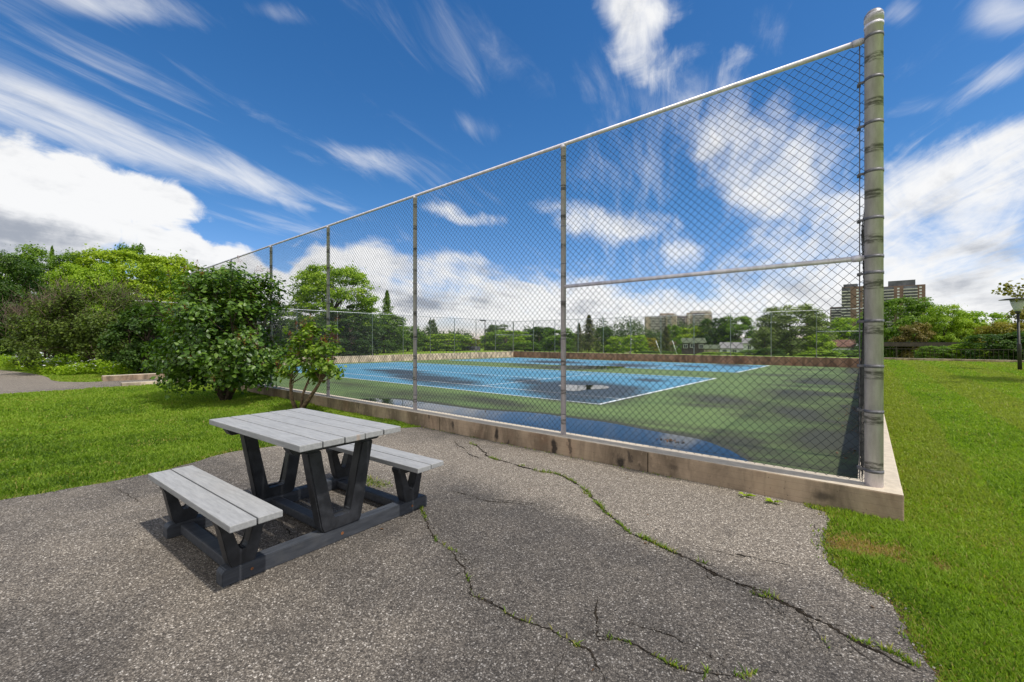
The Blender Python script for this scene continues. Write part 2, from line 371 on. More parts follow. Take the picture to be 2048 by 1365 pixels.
def m_black():
    def fn(t):
        P = t.obj
        n = t.noise(P, 9, 6, .6, .3); s = t.noise(P, 180, 3, .6)
        c = t.mix(t.mr(n, .35, .7), (.012, .013, .016), (.034, .036, .042))
        bump(t, t.math('ADD', t.math('MULTIPLY', n, .5), s), .25, .002); return c
    return mat('black_recycled_plastic', fn, .48, .4)
M_black = m_black()
def m_skid():
    def fn(t):
        P = t.obj
        g = t.noise(t.mapping(P, scale=(1, .15, 1), typ='POINT'), 40, 5, .6); n = t.noise(P, 5, 5, .6)
        c = t.mix(t.mr(g, .3, .7), (.036, .040, .048), (.062, .067, .078))
        c = t.mix(t.mr(n, .55, .7, 0, .4), c, (.085, .085, .085))
        c = t.mix(t.blob(P, .53, .02, 0, .6, .045, .0 if False else .0, .2), c, (.2, .09, .03))
        bump(t, g, .3, .002); return c
    return mat('charcoal_plastic_skid', fn, .55, .35)
M_skid = m_skid()
M_rust = flat('rust_stain', (.22, .085, .03), .8, .4, 60)
M_bark = flat('bark', (.085, .062, .045), .9, .45, 16, .2, 0, .9)
M_barkp = flat('pale_peeling_bark', (.21, .14, .095), .9, .45, 22, .2, 0, .9)
M_white_paint = flat('white_paint', (.78, .79, .78), .6, .08, 6)
M_soil = flat('crack_soil', (.022, .017, .012), .95, .5, 40, .1, 0, .6)

# ------------------------------------------------------------------ ground and terrain
def gz(x, y):
    t = np.clip((np.asarray(y, float) - 44.5) / 60.0, 0, 1); return -4.2 * t * t * (3 - 2 * t)
XW0, XW1 = -31.15, .22            # wall outer faces in x
YW0, YW1 = 4.40, 37.80            # wall outer faces in y
def court_z(x, y): return -.20 - .0065 * (np.asarray(y, float) - 4.5)
def build_ground():
    xs = np.unique(np.concatenate([np.linspace(-2500, -160, 24), np.linspace(-160, 160, 81), np.linspace(160, 2500, 24), [XW0 + .1, XW1 - .1]]))
    ys = np.unique(np.concatenate([np.linspace(-600, -20, 10), np.linspace(-20, 130, 76), np.linspace(130, 3200, 24), [YW0 + .1, YW1 - .1]]))
    X, Y = np.meshgrid(xs, ys, indexing='ij'); Z = gz(X, Y) + 0 * X
    V = np.stack([X, Y, Z], -1).reshape(-1, 3); ny = len(ys); F = []
    for i in range(len(xs) - 1):
        for j in range(ny - 1):
            cx, cy = (xs[i] + xs[i + 1]) / 2, (ys[j] + ys[j + 1]) / 2
            if XW0 + .1 < cx < XW1 - .1 and YW0 + .1 < cy < YW1 - .1: continue      # the sunken court is cut out
            F.append((i * ny + j, (i + 1) * ny + j, (i + 1) * ny + j + 1, i * ny + j + 1))
    o = link('ground', npmesh('ground', V, F, smooth=True), M_ground); tag(o, kind='structure')
build_ground()

def smooth_poly(P, it=2):
    P = np.asarray(P, float)
    for _ in range(it):
        Q = np.roll(P, -1, 0); P = np.stack([.75 * P + .25 * Q, .25 * P + .75 * Q], 1).reshape(-1, 2)
    return P
def smooth_line(P, it=2):
    P = np.asarray(P, float)
    for _ in range(it):
        Q = np.stack([.75 * P[:-1] + .25 * P[1:], .25 * P[:-1] + .75 * P[1:]], 1).reshape(-1, 2); P = np.concatenate([P[:1], Q, P[-1:]])
    return P
def densify(P, step):
    out = [P[0]]
    for a, b in zip(P[:-1], P[1:]):
        n = max(1, int(np.linalg.norm(b - a) / step))
        for k in range(1, n + 1): out.append(a + (b - a) * k / n)
    return np.array(out)
def inpoly(x, y, P):
    r = np.zeros(len(x), bool); n = len(P)
    for i in range(n):
        x1, y1 = P[i]; x2, y2 = P[(i + 1) % n]
        if y1 == y2: continue
        c = ((y1 > y) != (y2 > y)) & (x < (x2 - x1) * (y - y1) / (y2 - y1) + x1); r ^= c
    return r
# asphalt pad: lawn edges traced, unseen rear enlarged against green bounce light
left_edge = [gp(*p) for p in [(-700, 1130), (-300, 1060), (0, 1003), (150, 977), (300, 951), (400, 925), (460, 905), (560, 893), (650, 884), (740, 872), (800, 858)]]
right_edge = [gp(*p) for p in [(1612, 1015), (1640, 1024), (1660, 1036), (1659, 1054), (1640, 1072), (1640, 1100), (1662, 1130), (1700, 1165), (1752, 1192), (1795, 1222), (1806, 1262), (1828, 1310), (1852, 1365), (1900, 1440)]]
el_ = densify(smooth_line(left_edge), .05); er_ = densify(smooth_line(right_edge), .03)
rj = np.random.default_rng(3)
def jag(P, a, low=0):
    n = len(P); j = np.convolve(rj.normal(0, 1, n + 6), np.ones(3) / 3, 'same')[3:n + 3]; j2 = rj.normal(0, .35, n)
    t = np.gradient(P, axis=0); t /= np.linalg.norm(t, axis=1)[:, None] + 1e-9
    lo = np.convolve(rj.normal(0, 1, n + 24), np.hanning(12) / 2.2, 'same')[12:n + 12] if low else 0
    return P + np.stack([-t[:, 1], t[:, 0]], 1) * ((j + j2) * a + lo * low)[:, None]
el_ = jag(el_, .014, .02); er_ = jag(er_, .016, .012)
asph_poly = np.concatenate([el_, [(el_[-1][0] + .2, YW0 - .004), (er_[0][0] - .02, YW0 - .004)], er_, [(1.6, -1.8), (6, -4), (14, -8), (16, -40), (-60, -40), (-60, -9), (-20, -4)]])
def slab(name, P, z0, z1, m):
    mb = MB(); bm = mb.bm
    A = [bm.verts.new((x, y, z1)) for x, y in P]; B = [bm.verts.new((x, y, z0)) for x, y in P]
    bm.faces.new(A)
    for i in range(len(P)): bm.faces.new((A[i], B[i], B[(i + 1) % len(P)], A[(i + 1) % len(P)]))
    bmesh.ops.triangulate(bm, faces=[f for f in bm.faces if len(f.verts) > 4])
    return mb.build(name, m)
ZA = .014
def soil_margin(P, w0):
    Vm, Fm = [], []; t = np.gradient(P, axis=0); t /= np.linalg.norm(t, axis=1)[:, None] + 1e-9; N = np.stack([-t[:, 1], t[:, 0]], 1); n = len(P)
    wv = w0 * np.clip(.55 + 1.1 * (np.convolve(rj.uniform(0, 1, n + 14), np.ones(14) / 14, 'same')[7:n + 7] - .5) * 3 + rj.normal(0, .12, n), .1, 1.6)
    for i in range(n): Vm.append((*(P[i] + N[i] * wv[i]), .006)); Vm.append((*(P[i] - N[i] * wv[i]), .006))
    for i in range(n - 1): Fm.append((2 * i, 2 * i + 1, 2 * i + 3, 2 * i + 2))
    tag(link('soil_margin', npmesh('soil_margin', Vm, Fm), M_soil2), kind='structure')
M_soil2 = flat('dry_soil', (.085, .055, .032), .95, .5, 25, .1, 0, .8)
soil_margin(er_, .075); soil_margin(el_, .04)
tag(slab('asphalt_pavement', asph_poly, -.03, ZA, M_asphalt), kind='structure')
# path that leads to the gate and the wide paved area at far left
path_poly = smooth_poly([(-17.35, -3), (-17.36, 2.45), (-17.62, 2.46), (-17.62, 4.38), (-20.14, 4.38), (-20.14, 2.3), (-20.3, 1.9), (-21.5, 1.25), (-24.5, 1.3), (-27.5, 1.0), (-31, .35), (-40, -1.5), (-40, -8), (-20, -8)], 1)
tag(slab('path', path_poly, -.03, ZA, M_asphalt), kind='structure')

# ------------------------------------------------------------------ cracks (dirt-filled, ragged)
def z3(u, v): return gp(780 + u / 2.703, 860 + v / 2.703, ZA)
def z4(u, v): return gp(1400 + u / 3.16, 960 + v / 3.16, ZA)
def pp(u, v): return gp(u, v, ZA)
C_main = [z3(*p) for p in [(430,70),(480,90),(530,150),(600,165),(700,195),(800,225),(900,235),(960,260),(1040,310),(1100,370),(1160,440),(1240,510),(1330,575),(1420,610),(1520,655),(1620,700),(1720,755),(1800,800),(1900,840)]] + [z4(*p) for p in [(200,650),(350,690),(450,740),(560,785),(690,860),(830,940),(930,1000),(1030,1050),(1150,1100),(1260,1160),(1400,1230)]]
cracks = [(C_main, .021, .05), (C_main[9:22], .007, .06), ([z4(*p) for p in [(330,680),(420,780),(500,830),(600,900)]], .008, .03),
 ([z4(*p) for p in [(560,800),(690,880),(740,980),(800,1050),(840,1110)]], .010, .03),
 ([z3(*p) for p in [(345,55),(360,80),(400,100),(430,140),(530,160)]], .010, .04),
 ([z3(*p) for p in [(150,390),(190,480),(210,540),(240,590),(300,630),(345,670),(370,720),(410,760),(430,810),(440,890),(490,905),(560,940),(640,1000),(750,1045),(860,1080),(960,1140),(1020,1170),(1090,1210),(1130,1300),(1200,1400)]], .009, .04),
 ([z3(*p) for p in [(345,670),(400,700),(450,745)]], .006, .03),
 ([z3(*p) for p in [(430,850),(500,905),(560,930),(620,980)]], .006, .03),
 ([z3(*p) for p in [(1135,890),(1120,990),(1112,1060),(1110,1130),(1200,1120),(1290,1150),(1400,1210),(1470,1250),(1580,1290),(1640,1310),(1740,1330),(1850,1330),(1946,1365)]], .009, .04),
 ([z3(*p) for p in [(1060,1100),(1110,1120),(1170,1110)]], .018, .02),
 ([z3(*p) for p in [(1200,1000),(1300,1040),(1450,1090),(1550,1120),(1650,1170),(1750,1230),(1850,1300)]], .006, .04),
 ([z3(*p) for p in [(320,325),(440,355),(520,385),(600,390),(700,400),(760,400),(820,405)]], .008, .03),
 ([z3(*p) for p in [(500,365),(600,378),(740,393),(830,400)]], .006, .02), ([z3(*p) for p in [(600,390),(540,400),(490,430)]], .004, .02),
 ([z3(*p) for p in [(1600,620),(1680,640),(1750,650),(1850,675),(1946,690)]] + [z4(*p) for p in [(200,465),(400,500),(560,540),(720,590)]], .004, .03),
 ([pp(*p) for p in [(228,972),(248,985),(270,998),(292,1008)]], .005, .03), ([pp(*p) for p in [(555,1035),(572,1055),(590,1078),(600,1092)]], .007, .03),
 ([z4(*p) for p in [(940,750),(1000,748),(1060,740)]], .006, .02), ([z4(*p) for p in [(870,770),(880,830),(870,880)]], .004, .02),
 ([z4(*p) for p in [(0,1130),(90,1160),(200,1215),(300,1260)]], .006, .03), ([z4(*p) for p in [(740,330),(720,290),(750,270)]], .010, .02),
 ([z4(*p) for p in [(800,540),(850,580),(930,610)]], .012, .02)]
VC, FC = [], []
_rb = random.Random(11)
for ln, wd, jt in list(cracks):
    P_ = np.array(ln); L_ = np.linalg.norm(np.diff(P_, axis=0), axis=1).sum()
    for _ in range(int(L_ / .22)):
        i = _rb.randrange(len(P_) - 1); q = P_[i] + (P_[i + 1] - P_[i]) * _rb.random(); d = P_[i + 1] - P_[i]; a = math.atan2(d[1], d[0]) + _rb.choice((-1, 1)) * _rb.uniform(.25, 1.1); pts_ = [q]; st = _rb.uniform(.03, .11)
        for _k in range(_rb.randint(2, 4)): a += _rb.uniform(-.5, .5); q = q + np.array([math.cos(a), math.sin(a)]) * st; pts_.append(q)
        cracks.append((pts_, wd * _rb.uniform(.2, .5), .02))
crack_lines = []
for ln, wd, jt in cracks:
    P = densify(smooth_line(ln, 1), .012); n = len(P)
    k = lambda q, sg: np.convolve(rj.normal(0, 1, n + 2 * q), np.ones(q) / math.sqrt(q), 'same')[q:n + q] * sg
    t = np.gradient(P, axis=0); t /= np.linalg.norm(t, axis=1)[:, None] + 1e-9; N = np.stack([-t[:, 1], t[:, 0]], 1)
    P = P + N * (k(9, .006) + k(3, .0025))[:, None]
    crack_lines.append((P, wd))
    w1 = np.clip(wd * 1.7 * (.42 + .40 * k(7, .8) + .30 * rj.normal(0, 1, n)), .001, wd * 2.4) * .5
    w2 = np.clip(wd * 1.7 * (.42 + .40 * k(7, .8) + .30 * rj.normal(0, 1, n)), .001, wd * 2.4) * .5
    end = np.minimum(1, np.minimum(np.arange(n), np.arange(n)[::-1]) / 12.0); w1 *= end; w2 *= end
    base = len(VC) * 1
    for i in range(n):
        VC.append((*(P[i] + N[i] * w1[i]), ZA + .003)); VC.append((*(P[i] - N[i] * w2[i]), ZA + .003))
    for i in range(n - 1): FC.append((base + 2 * i, base + 2 * i + 1, base + 2 * i + 3, base + 2 * i + 2))
tag(link('pavement_cracks', npmesh('pavement_cracks', VC, FC), M_soil), kind='structure')

# ------------------------------------------------------------------ grass blades
def blades(pts, hgt, wid, lean, v, z0=0.0, rg=rng, tips=None):
    """curved blades, each two stacked quads closed to a tip"""
    n = len(pts); a = rg.uniform(0, 2 * np.pi, n); b = rg.uniform(0, 2 * np.pi, n)
    dx_, dy_ = np.cos(a), np.sin(a); lx, ly = np.cos(b) * lean * hgt, np.sin(b) * lean * hgt
    z0 = np.broadcast_to(z0, (n,))
    V = np.empty((n, 5, 3), np.float32)
    V[:, 0] = np.stack([pts[:, 0] - dx_ * wid, pts[:, 1] - dy_ * wid, z0], 1)
    V[:, 1] = np.stack([pts[:, 0] + dx_ * wid, pts[:, 1] + dy_ * wid, z0], 1)
    V[:, 2] = np.stack([pts[:, 0] + dx_ * wid * .8 + lx * .35, pts[:, 1] + dy_ * wid * .8 + ly * .35, z0 + hgt * .6], 1)
    V[:, 3] = np.stack([pts[:, 0] - dx_ * wid * .8 + lx * .35, pts[:, 1] - dy_ * wid * .8 + ly * .35, z0 + hgt * .6], 1)
    V[:, 4] = np.stack([pts[:, 0] + lx, pts[:, 1] + ly, z0 + hgt], 1)
    o = (np.arange(n) * 5)[:, None]
    F = np.concatenate([o + np.array([0, 1, 2]), o + np.array([0, 2, 3]), o + np.array([3, 2, 4])])
    return V.reshape(-1, 3), F, np.repeat(v, 5)
def vnoise(x, y, s, seed=0):
    r = np.random.default_rng(seed); g = r.uniform(0, 1, (64, 64))
    u, v_ = x * s, y * s; i, j = np.floor(u).astype(int), np.floor(v_).astype(int); fu, fv = u - i, v_ - j
    fu, fv = fu * fu * (3 - 2 * fu), fv * fv * (3 - 2 * fv)
    G = lambda p, q: g[p % 64, q % 64]
    return (G(i, j) * (1 - fu) + G(i + 1, j) * fu) * (1 - fv) + (G(i, j + 1) * (1 - fu) + G(i + 1, j + 1) * fu) * fv
def lawn(name, label, a0, a1, r0, r1, n, keep, seed, dv=0.0):
    rg = np.random.default_rng(seed)
    th = rg.uniform(a0, a1, n); rr = r0 * (r1 / r0) ** rg.uniform(0, 1, n)      # a on-ground fan, thinning with distance
    f = np.sin(th), np.cos(th)
    x = rr * (f[0] * CT - f[1] * ST); y = rr * (f[0] * ST + f[1] * CT)
    k = keep(x, y); x, y, rr = x[k], y[k], rr[k]; m = len(x)
    clump = vnoise(x, y, 5.0, seed) * .6 + vnoise(x, y, 14.0, seed + 1) * .4
    big = vnoise(x, y, .8, seed + 2)
    stripe = np.where(np.sin(x * 3.3 + .5 * vnoise(x, y, .5, 31)) > 0, 1.0, -.35)
    hgt = (.014 + .022 * clump + .016 * (vnoise(x, y, 1.6, seed + 7) > .62) + .0010 * rr) * rg.uniform(.55, 1.25, m)
    edge = edge_dry(x, y)
    kk = rg.uniform(0, 1, m) > .75 * np.clip(1 - np.minimum(dist_line(x, y, er_), dist_line(x, y, el_)) / .07, 0, 1); x, y, rr, clump, big, stripe, hgt, edge = (q[kk] for q in (x, y, rr, clump, big, stripe, hgt, edge)); m = len(x)
    hgt *= 1 - .55 * np.clip(edge, 0, 1)
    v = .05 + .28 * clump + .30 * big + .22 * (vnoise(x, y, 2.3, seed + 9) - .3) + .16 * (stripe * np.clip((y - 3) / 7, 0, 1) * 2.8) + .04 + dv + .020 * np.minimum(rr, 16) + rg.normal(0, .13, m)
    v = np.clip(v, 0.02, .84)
    dry = rg.uniform(0, 1, m) < (.025 + .75 * np.clip(edge, 0, 1.2)); v[dry] = np.clip(rg.uniform(.86, 1, dry.sum()) + .1 * (edge[dry] > .6), 0, 1)
    V, F, A = blades(np.stack([x, y], 1), hgt, .0011 + .0009 * rr, rg.uniform(.15, .9, m), v, 0, rg)
    o = link(name, npmesh(name, V, F, {'v': A}), M_grass); tag(o, label, 'grass', kind='stuff')
def dist_line(x, y, P):
    d = np.full(len(x), 9.0)
    for q in P[::3]: d = np.minimum(d, np.hypot(x - q[0], y - q[1]))
    return d
bare = gp(1712, 1092)
def edge_dry(x, y):
    d = np.minimum(dist_line(x, y, er_), dist_line(x, y, el_))
    e = np.clip(1 - d / .16, 0, 1) * .6
    u, w_ = (x - bare[0]), (y - bare[1])
    e = np.maximum(e, np.clip(1.5 - np.hypot(u / .34, w_ / .17) + 1.2 * (vnoise(x, y, 11, 5) - .5), 0, 1) * 1.2)
    e = np.maximum(e, np.clip(vnoise(x, y, 1.7, 41) * .6 + vnoise(x, y, 5, 42) * .4 - .60, 0, 1) * 1.1)
    for cx, cy, rd in ((.62, 4.3, .22), (.45, 5.0, .25), (.55, 6.2, .35), (.42, 3.9, .15)):
        e = np.maximum(e, np.clip(1 - np.hypot(x - cx, y - cy) / rd, 0, 1) * .35)
    return e
big_asph = asph_poly
def keep_r(x, y):
    k = ~inpoly(x, y, big_asph); k &= ~((x < XW1 + .004) & (y > YW0 - .004)); k &= x > -1.6; k &= (y < 41); return k
def keep_l(x, y):
    k = ~inpoly(x, y, big_asph) & ~inpoly(x, y, path_poly); k &= (y < YW0 - .01) & (x < -2.5) & (x > -31)
    k &= ~((x > -20.5) & (x < -17.7) & (y > 2.4)); return k
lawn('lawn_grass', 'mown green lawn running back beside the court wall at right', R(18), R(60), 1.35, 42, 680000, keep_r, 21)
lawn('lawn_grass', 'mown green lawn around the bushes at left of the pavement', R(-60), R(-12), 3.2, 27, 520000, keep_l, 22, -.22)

# weeds in the cracks and along the wall foot
tuft_pts = []
def tufts(c, n, rad, h):
    rg = rng; c = np.array(c); best = min(crack_lines, key=lambda L: np.hypot(*(L[0] - c).T).min()); P = best[0]; dd = np.hypot(*(P - c).T)
    if dd.min() < .10:
        near = P[dd < max(rad * 3.4, dd.min() + .02)]; a = near[rg.integers(0, len(near), n)] + rg.normal(0, rad * .32, (n, 2)); c = 0
    else: a = rg.normal(0, rad, (n, 2))
    kq = rg.uniform(0, 1, n) < .40; a = a[kq]; n = len(a)
    if n: tuft_pts.append((c + a, rg.uniform(.25, 1.1, n) ** 1.6 * h))
for u, v_, n, r_ in [(470,75,60,.03),(560,155,90,.03),(595,150,90,.025),(700,195,40,.02),(830,220,110,.035),(870,230,110,.035),(965,258,90,.03),(1000,275,60,.025),(1060,330,110,.03),(1055,355,110,.03),(1110,400,90,.02),(1150,430,90,.025),(1180,460,90,.02),(1240,515,60,.015),(1275,540,90,.02),(1380,590,110,.025),(1410,585,60,.02),(1460,635,60,.015),(1510,655,60,.015),(1680,720,20,.01)]:
    tufts(z3(u, v_), int(n * 1.5), r_, .035)
for u, v_, n, r_ in [(170,400,160,.03),(180,440,160,.025),(185,475,70,.02),(238,590,50,.015),(285,620,30,.012),(337,652,50,.012),(425,805,60,.012),(480,900,20,.01),(635,1003,30,.01),(760,1045,30,.012),(985,1150,60,.014),(900,1105,20,.01),(1240,1138,60,.018),(1490,1245,70,.018),(1530,1268,70,.018),(1700,1325,40,.012),(1930,1345,60,.015)]:
    tufts(z3(u, v_), n, r_, .026)
for u, v_, n, r_ in [(380,740,60,.018),(440,725,40,.02),(970,1015,70,.02),(1220,1110,160,.025),(1280,1150,160,.025),(790,1040,20,.01),(300,1250,60,.02)]:
    tufts(z4(u, v_), n, r_, .028)
for u, v_, n in [(735, 962, 320), (752, 968, 260), (768, 972, 180), (722, 957, 150)]: tufts(pp(u, v_), n, .045, .035)
for x in np.arange(-6.2, -.9, .05):
    if rng.uniform() < .55: tufts((x, YW0 - .02 - abs(rng.normal(0, .012))), int(rng.uniform(4, 22)), .016, .02)
for q in er_[::2]:
    if rng.uniform() < .55: n = int(rng.uniform(4, 26)); tuft_pts.append((q + rng.normal(0, .028, (n, 2)), rng.uniform(.2, 1, n) * .03))
for q in el_[::2]:
    if rng.uniform() < .5: n = int(rng.uniform(4, 20)); tuft_pts.append((q + rng.normal(0, .03, (n, 2)), rng.uniform(.2, 1, n) * .035))
tp = np.concatenate([a for a, b in tuft_pts]); thh = np.concatenate([b for a, b in tuft_pts]); tp[:, 1] = np.minimum(tp[:, 1], YW0 - .006)
vv = np.clip(rng.normal(.26, .17, len(tp)), .0, .84); dd = rng.uniform(0, 1, len(tp)) < .30; vv[dd] = .95
V, F, A = blades(tp, thh, rng.uniform(.0018, .0045, len(tp)), rng.uniform(.4, 1.6, len(tp)), vv, ZA)
tag(link('crack_weeds', npmesh('crack_weeds', V, F, {'v': A}), M_grass), 'low green and straw coloured weeds growing in the pavement cracks', 'weeds', kind='stuff')

# ------------------------------------------------------------------ tennis courts
def m_court(name, c1, c2, dirt, attr=True):
    def fn(t):
        P = t.pos
        s = t.new('ShaderNodeAttribute', attribute_name='stain').outputs['Fac']
        n1 = t.noise(t.mapping(P, scale=(.5, 1.2, 1), typ='POINT'), 1.0, 7, .65, .5); n2 = t.noise(P, 5, 6, .6); n3 = t.noise(P, 60, 3, .6)
        c = t.mix(t.mr(n1, .3, .7), c1, c2)
        c = t.mix(t.mr(n3, .5, .8, 0, .2), c, tuple(x * .6 for x in c1))
        f = t.mr(t.math('ADD', s, t.math('MULTIPLY', t.math('ADD', t.math('SUBTRACT', n2, .5), t.math('MULTIPLY', t.math('SUBTRACT', t.noise(t.mapping(P, scale=(.35, 1.4, 1), typ='POINT'), 9, 6, .7, .5), .5), .8)), .6)), .15, 1.05, 0, .90)
        c = t.mix(f, c, dirt)
        t.put(t.b.inputs['Roughness'], t.mr(s, .6, 1.2, .8, .62)); bump(t, n3, .15, .003)
        return c
    return mat(name, fn, .75, .3)
M_green = m_court('green_court_paint', (.086, .132, .046), (.132, .190, .062), (.044, .040, .026))
M_blue = m_court('blue_court_paint', (.066, .200, .300), (.098, .250, .36), (.040, .040, .040))
ST_ = []     # stains: px, py centre, end of long axis, short radius in px, amount
for a in [(870,760,1010,775,14,1.1),(800,745,900,750,8,.9),(1160,779,1320,785,25,1.35),(1060,765,1140,775,12,.8),(1300,760,1350,762,5,1.0),(960,752,1010,755,5,.6),
          (1250,775,1330,775,8,.7),(1150,733,1260,733,7,1.0),(1260,728,1340,730,6,.9),(1460,727,1520,729,5,.9),(1110,722,1200,724,4,1.0),(1050,728,1110,729,4,.8),(1380,730,1430,733,3,.8),
          (800,790,1000,805,20,.65),(1000,810,1200,840,14,.7),(1450,800,1640,815,16,.75),(1580,790,1700,795,20,.8),(1600,830,1720,850,24,.75),(1650,880,1720,900,40,.7),(1500,830,1620,850,18,.6),
          (1640,760,1730,765,12,.7),(1560,770,1660,775,8,.5),(1480,895,1620,930,26,.5),(1400,815,1520,825,8,.5),(1560,748,1700,750,4,.7),(1600,735,1700,737,4,.5),(900,800,1020,805,10,.5),(700,770,800,780,12,.6),
          (1690,820,1715,950,30,.6),(1710,735,1735,735,12,.8)]:
    cx, cy, ex, ey, mn, am = a
    c0 = np.array(gp(cx, cy, -.28)); c1 = np.array(gp(ex, ey, -.28)); c2 = np.array(gp(cx, cy + mn, -.28)); c3 = np.array(gp(cx, cy - mn, -.28))
    u = c1 - c0; v_ = (c2 - c3) / 2; A_ = np.array([u, v_]).T
    ST_.append((c0, np.linalg.inv(A_), am))
# front puddle outline (far shore), traced on the court level
shore = [gp(px, py, -.205) for px, py in [(690, 800), (760, 796), (820, 801), (900, 812), (960, 820), (1020, 823), (1080, 826), (1140, 836), (1200, 842), (1270, 855), (1340, 868), (1400, 878), (1440, 893), (1470, 905), (1500, 925)]]
shore = smooth_line(shore, 2)
def puddle_side(x, y):
    xs = shore[:, 0]; o = np.argsort(xs); yy = np.interp(x, xs[o], shore[o, 1], left=4.0, right=4.0); return y - yy
def stain(x, y):
    s = np.zeros_like(x)
    for c0, Ai, am in ST_:
        q = np.stack([x - c0[0], y - c0[1]], -1) @ Ai.T; d = np.sqrt((q ** 2).sum(-1))
        s = np.maximum(s, am * np.clip(1 - d, 0, 1) ** .7)
    wob = vnoise(x, y, .9, 11) * .7 + vnoise(x, y, 2.3, 12) * .3
    s = s * (.8 + .9 * wob)
    s = s + 1.1 * np.clip(vnoise(x * .35, y * 1.3, 1.0, 13) * .65 + vnoise(x * .6, y * 3, 1.5, 14) * .35 - .52, 0, 1) * 1.6 * (.5 + .5 * np.clip((x + 12) / 8, 0, 1))
    d = puddle_side(x, y); s = np.maximum(s, np.where((x > shore[:, 0].min()) & (x < shore[:, 0].max()), np.clip(1.5 - d / (.22 + .30 * wob), 0, 1.4), 0))
    s = np.maximum(s, np.clip(1 - (YW1 - .3 - y) / 1.4, 0, 1) * 1.0 * (.4 + wob))          # dirt washed along the far wall
    s = np.maximum(s, np.clip(1 - (XW1 - .3 - x) / 1.6, 0, 1) * .9 * (.3 + wob))
    s = s + np.clip(1 - (XW1 - .3 - x) / 6.0, 0, 1) * .42 * np.clip(vnoise(x * .3, y, 1.1, 19) * 1.5 - .35, 0, 1)
    return s
def sheet(name, x0, x1, y0, y1, dz, m, step=.12):
    xs = np.linspace(x0, x1, max(2, int((x1 - x0) / step) + 1)); ys = np.linspace(y0, y1, max(2, int((y1 - y0) / step) + 1))
    X, Y = np.meshgrid(xs, ys, indexing='ij'); Z = court_z(X, Y) + dz; ny = len(ys)
    i, j = np.meshgrid(np.arange(len(xs) - 1), np.arange(ny - 1), indexing='ij'); q = (i * ny + j).ravel()
    F = np.stack([q, q + ny, q + ny + 1, q + 1], 1)
    me = npmesh(name, np.stack([X, Y, Z], -1).reshape(-1, 3), F, {'stain': stain(X.ravel(), Y.ravel())})
    o = link(name, me, m); tag(o, kind='structure'); return o
sheet('court_surface', XW0 + .28, XW1 - .28, YW0 + .28, YW1 - .28, 0, M_green)
COURTS = [(-29.2, -5.25, 9.9, 20.95), (-29.2, -5.45, 26.0, 36.2)]
for x0, x1, y0, y1 in COURTS: sheet('court_paint', x0, x1, y0, y1, .004, M_blue)
def m_line():
    def fn(t):
        s = t.new('ShaderNodeAttribute', attribute_name='stain').outputs['Fac']
        return t.mix(t.mr(s, .55, 1.1, 0, .75), (.78, .80, .80), (.10, .10, .10))
    return mat('white_line_paint', fn, .7, .3)
M_line = m_line()
def line(x0, x1, y0, y1, dz=.008):
    xs = np.linspace(x0, x1, max(2, int((x1 - x0) / .3) + 1)); ys = np.linspace(y0, y1, max(2, int((y1 - y0) / .3) + 1))
    X, Y = np.meshgrid(xs, ys, indexing='ij'); Z = court_z(X, Y) + dz; ny = len(ys)
    i, j = np.meshgrid(np.arange(len(xs) - 1), np.arange(ny - 1), indexing='ij'); q = (i * ny + j).ravel()
    return np.stack([X, Y, Z], -1).reshape(-1, 3), np.stack([q, q + ny, q + ny + 1, q + 1], 1)
for ci, (x0, x1, y0, y1) in enumerate(COURTS):
    L = .055; LV, LF = [], []; n0 = 0
    sw = 1.37 * (y1 - y0) / 10.97; cx = (x0 + x1) / 2; ym = (y0 + y1) / 2
    segs = [(x0, x1, y0, y0 + L), (x0, x1, y1 - L, y1), (x0, x0 + .09, y0, y1), (x1 - .09, x1, y0, y1),
            (x0, x1, y0 + sw, y0 + sw + L), (x0, x1, y1 - sw - L, y1 - sw), (cx - 6.4, cx - 6.4 + L, y0 + sw, y1 - sw), (cx + 6.4, cx + 6.4 + L, y0 + sw, y1 - sw), (cx - 6.4, cx + 6.4, ym, ym + L)]
    for k, sg in enumerate(segs):
        a, b = line(*sg, dz=.008 + .0008 * k); LV.append(a); LF.append(b + n0); n0 += len(a)
    LV = np.concatenate(LV); LF = np.concatenate(LF)
    tag(link('court_lines', npmesh('court_lines', LV, LF, {'stain': stain(LV[:, 0], LV[:, 1])}), M_line), kind='structure')
def m_water():
    def fn(t):
        bump(t, t.noise(t.pos, 3.0, 3, .5), .012, .02); return (.010, .014, .013)
    return mat('puddle_water', fn, .02, .20)
M_water = m_water()
def puddle(P, z=None):
    mb = MB(); vs_ = [mb.bm.verts.new((x, y, float(court_z(x, y)) + .014)) for x, y in P]; mb.bm.faces.new(vs_)
    bmesh.ops.triangulate(mb.bm, faces=mb.bm.faces[:]); o = mb.build('puddle', M_water); tag(o, kind='structure')
    for f in o.data.polygons:
        if f.normal.z < 0: f.flip()
sh = jag(densify(shore, .08), .012)
puddle(np.concatenate([sh, [(sh[-1][0] + .02, YW0 + .285), (sh[0][0], YW0 + .285)]]))
def round_puddle(pts, z=-.27): puddle(jag(densify(smooth_poly([gp(a, b, z) for a, b in pts], 2), .1), .02))
round_puddle([(1112, 772), (1135, 770), (1160, 772), (1188, 770.5), (1216, 773), (1221, 777), (1200, 780), (1178, 780), (1156, 784), (1134, 784), (1128, 780), (1134, 777)])
round_puddle([(1150, 735), (1200, 732), (1262, 734), (1235, 738), (1180, 739)], -.36)

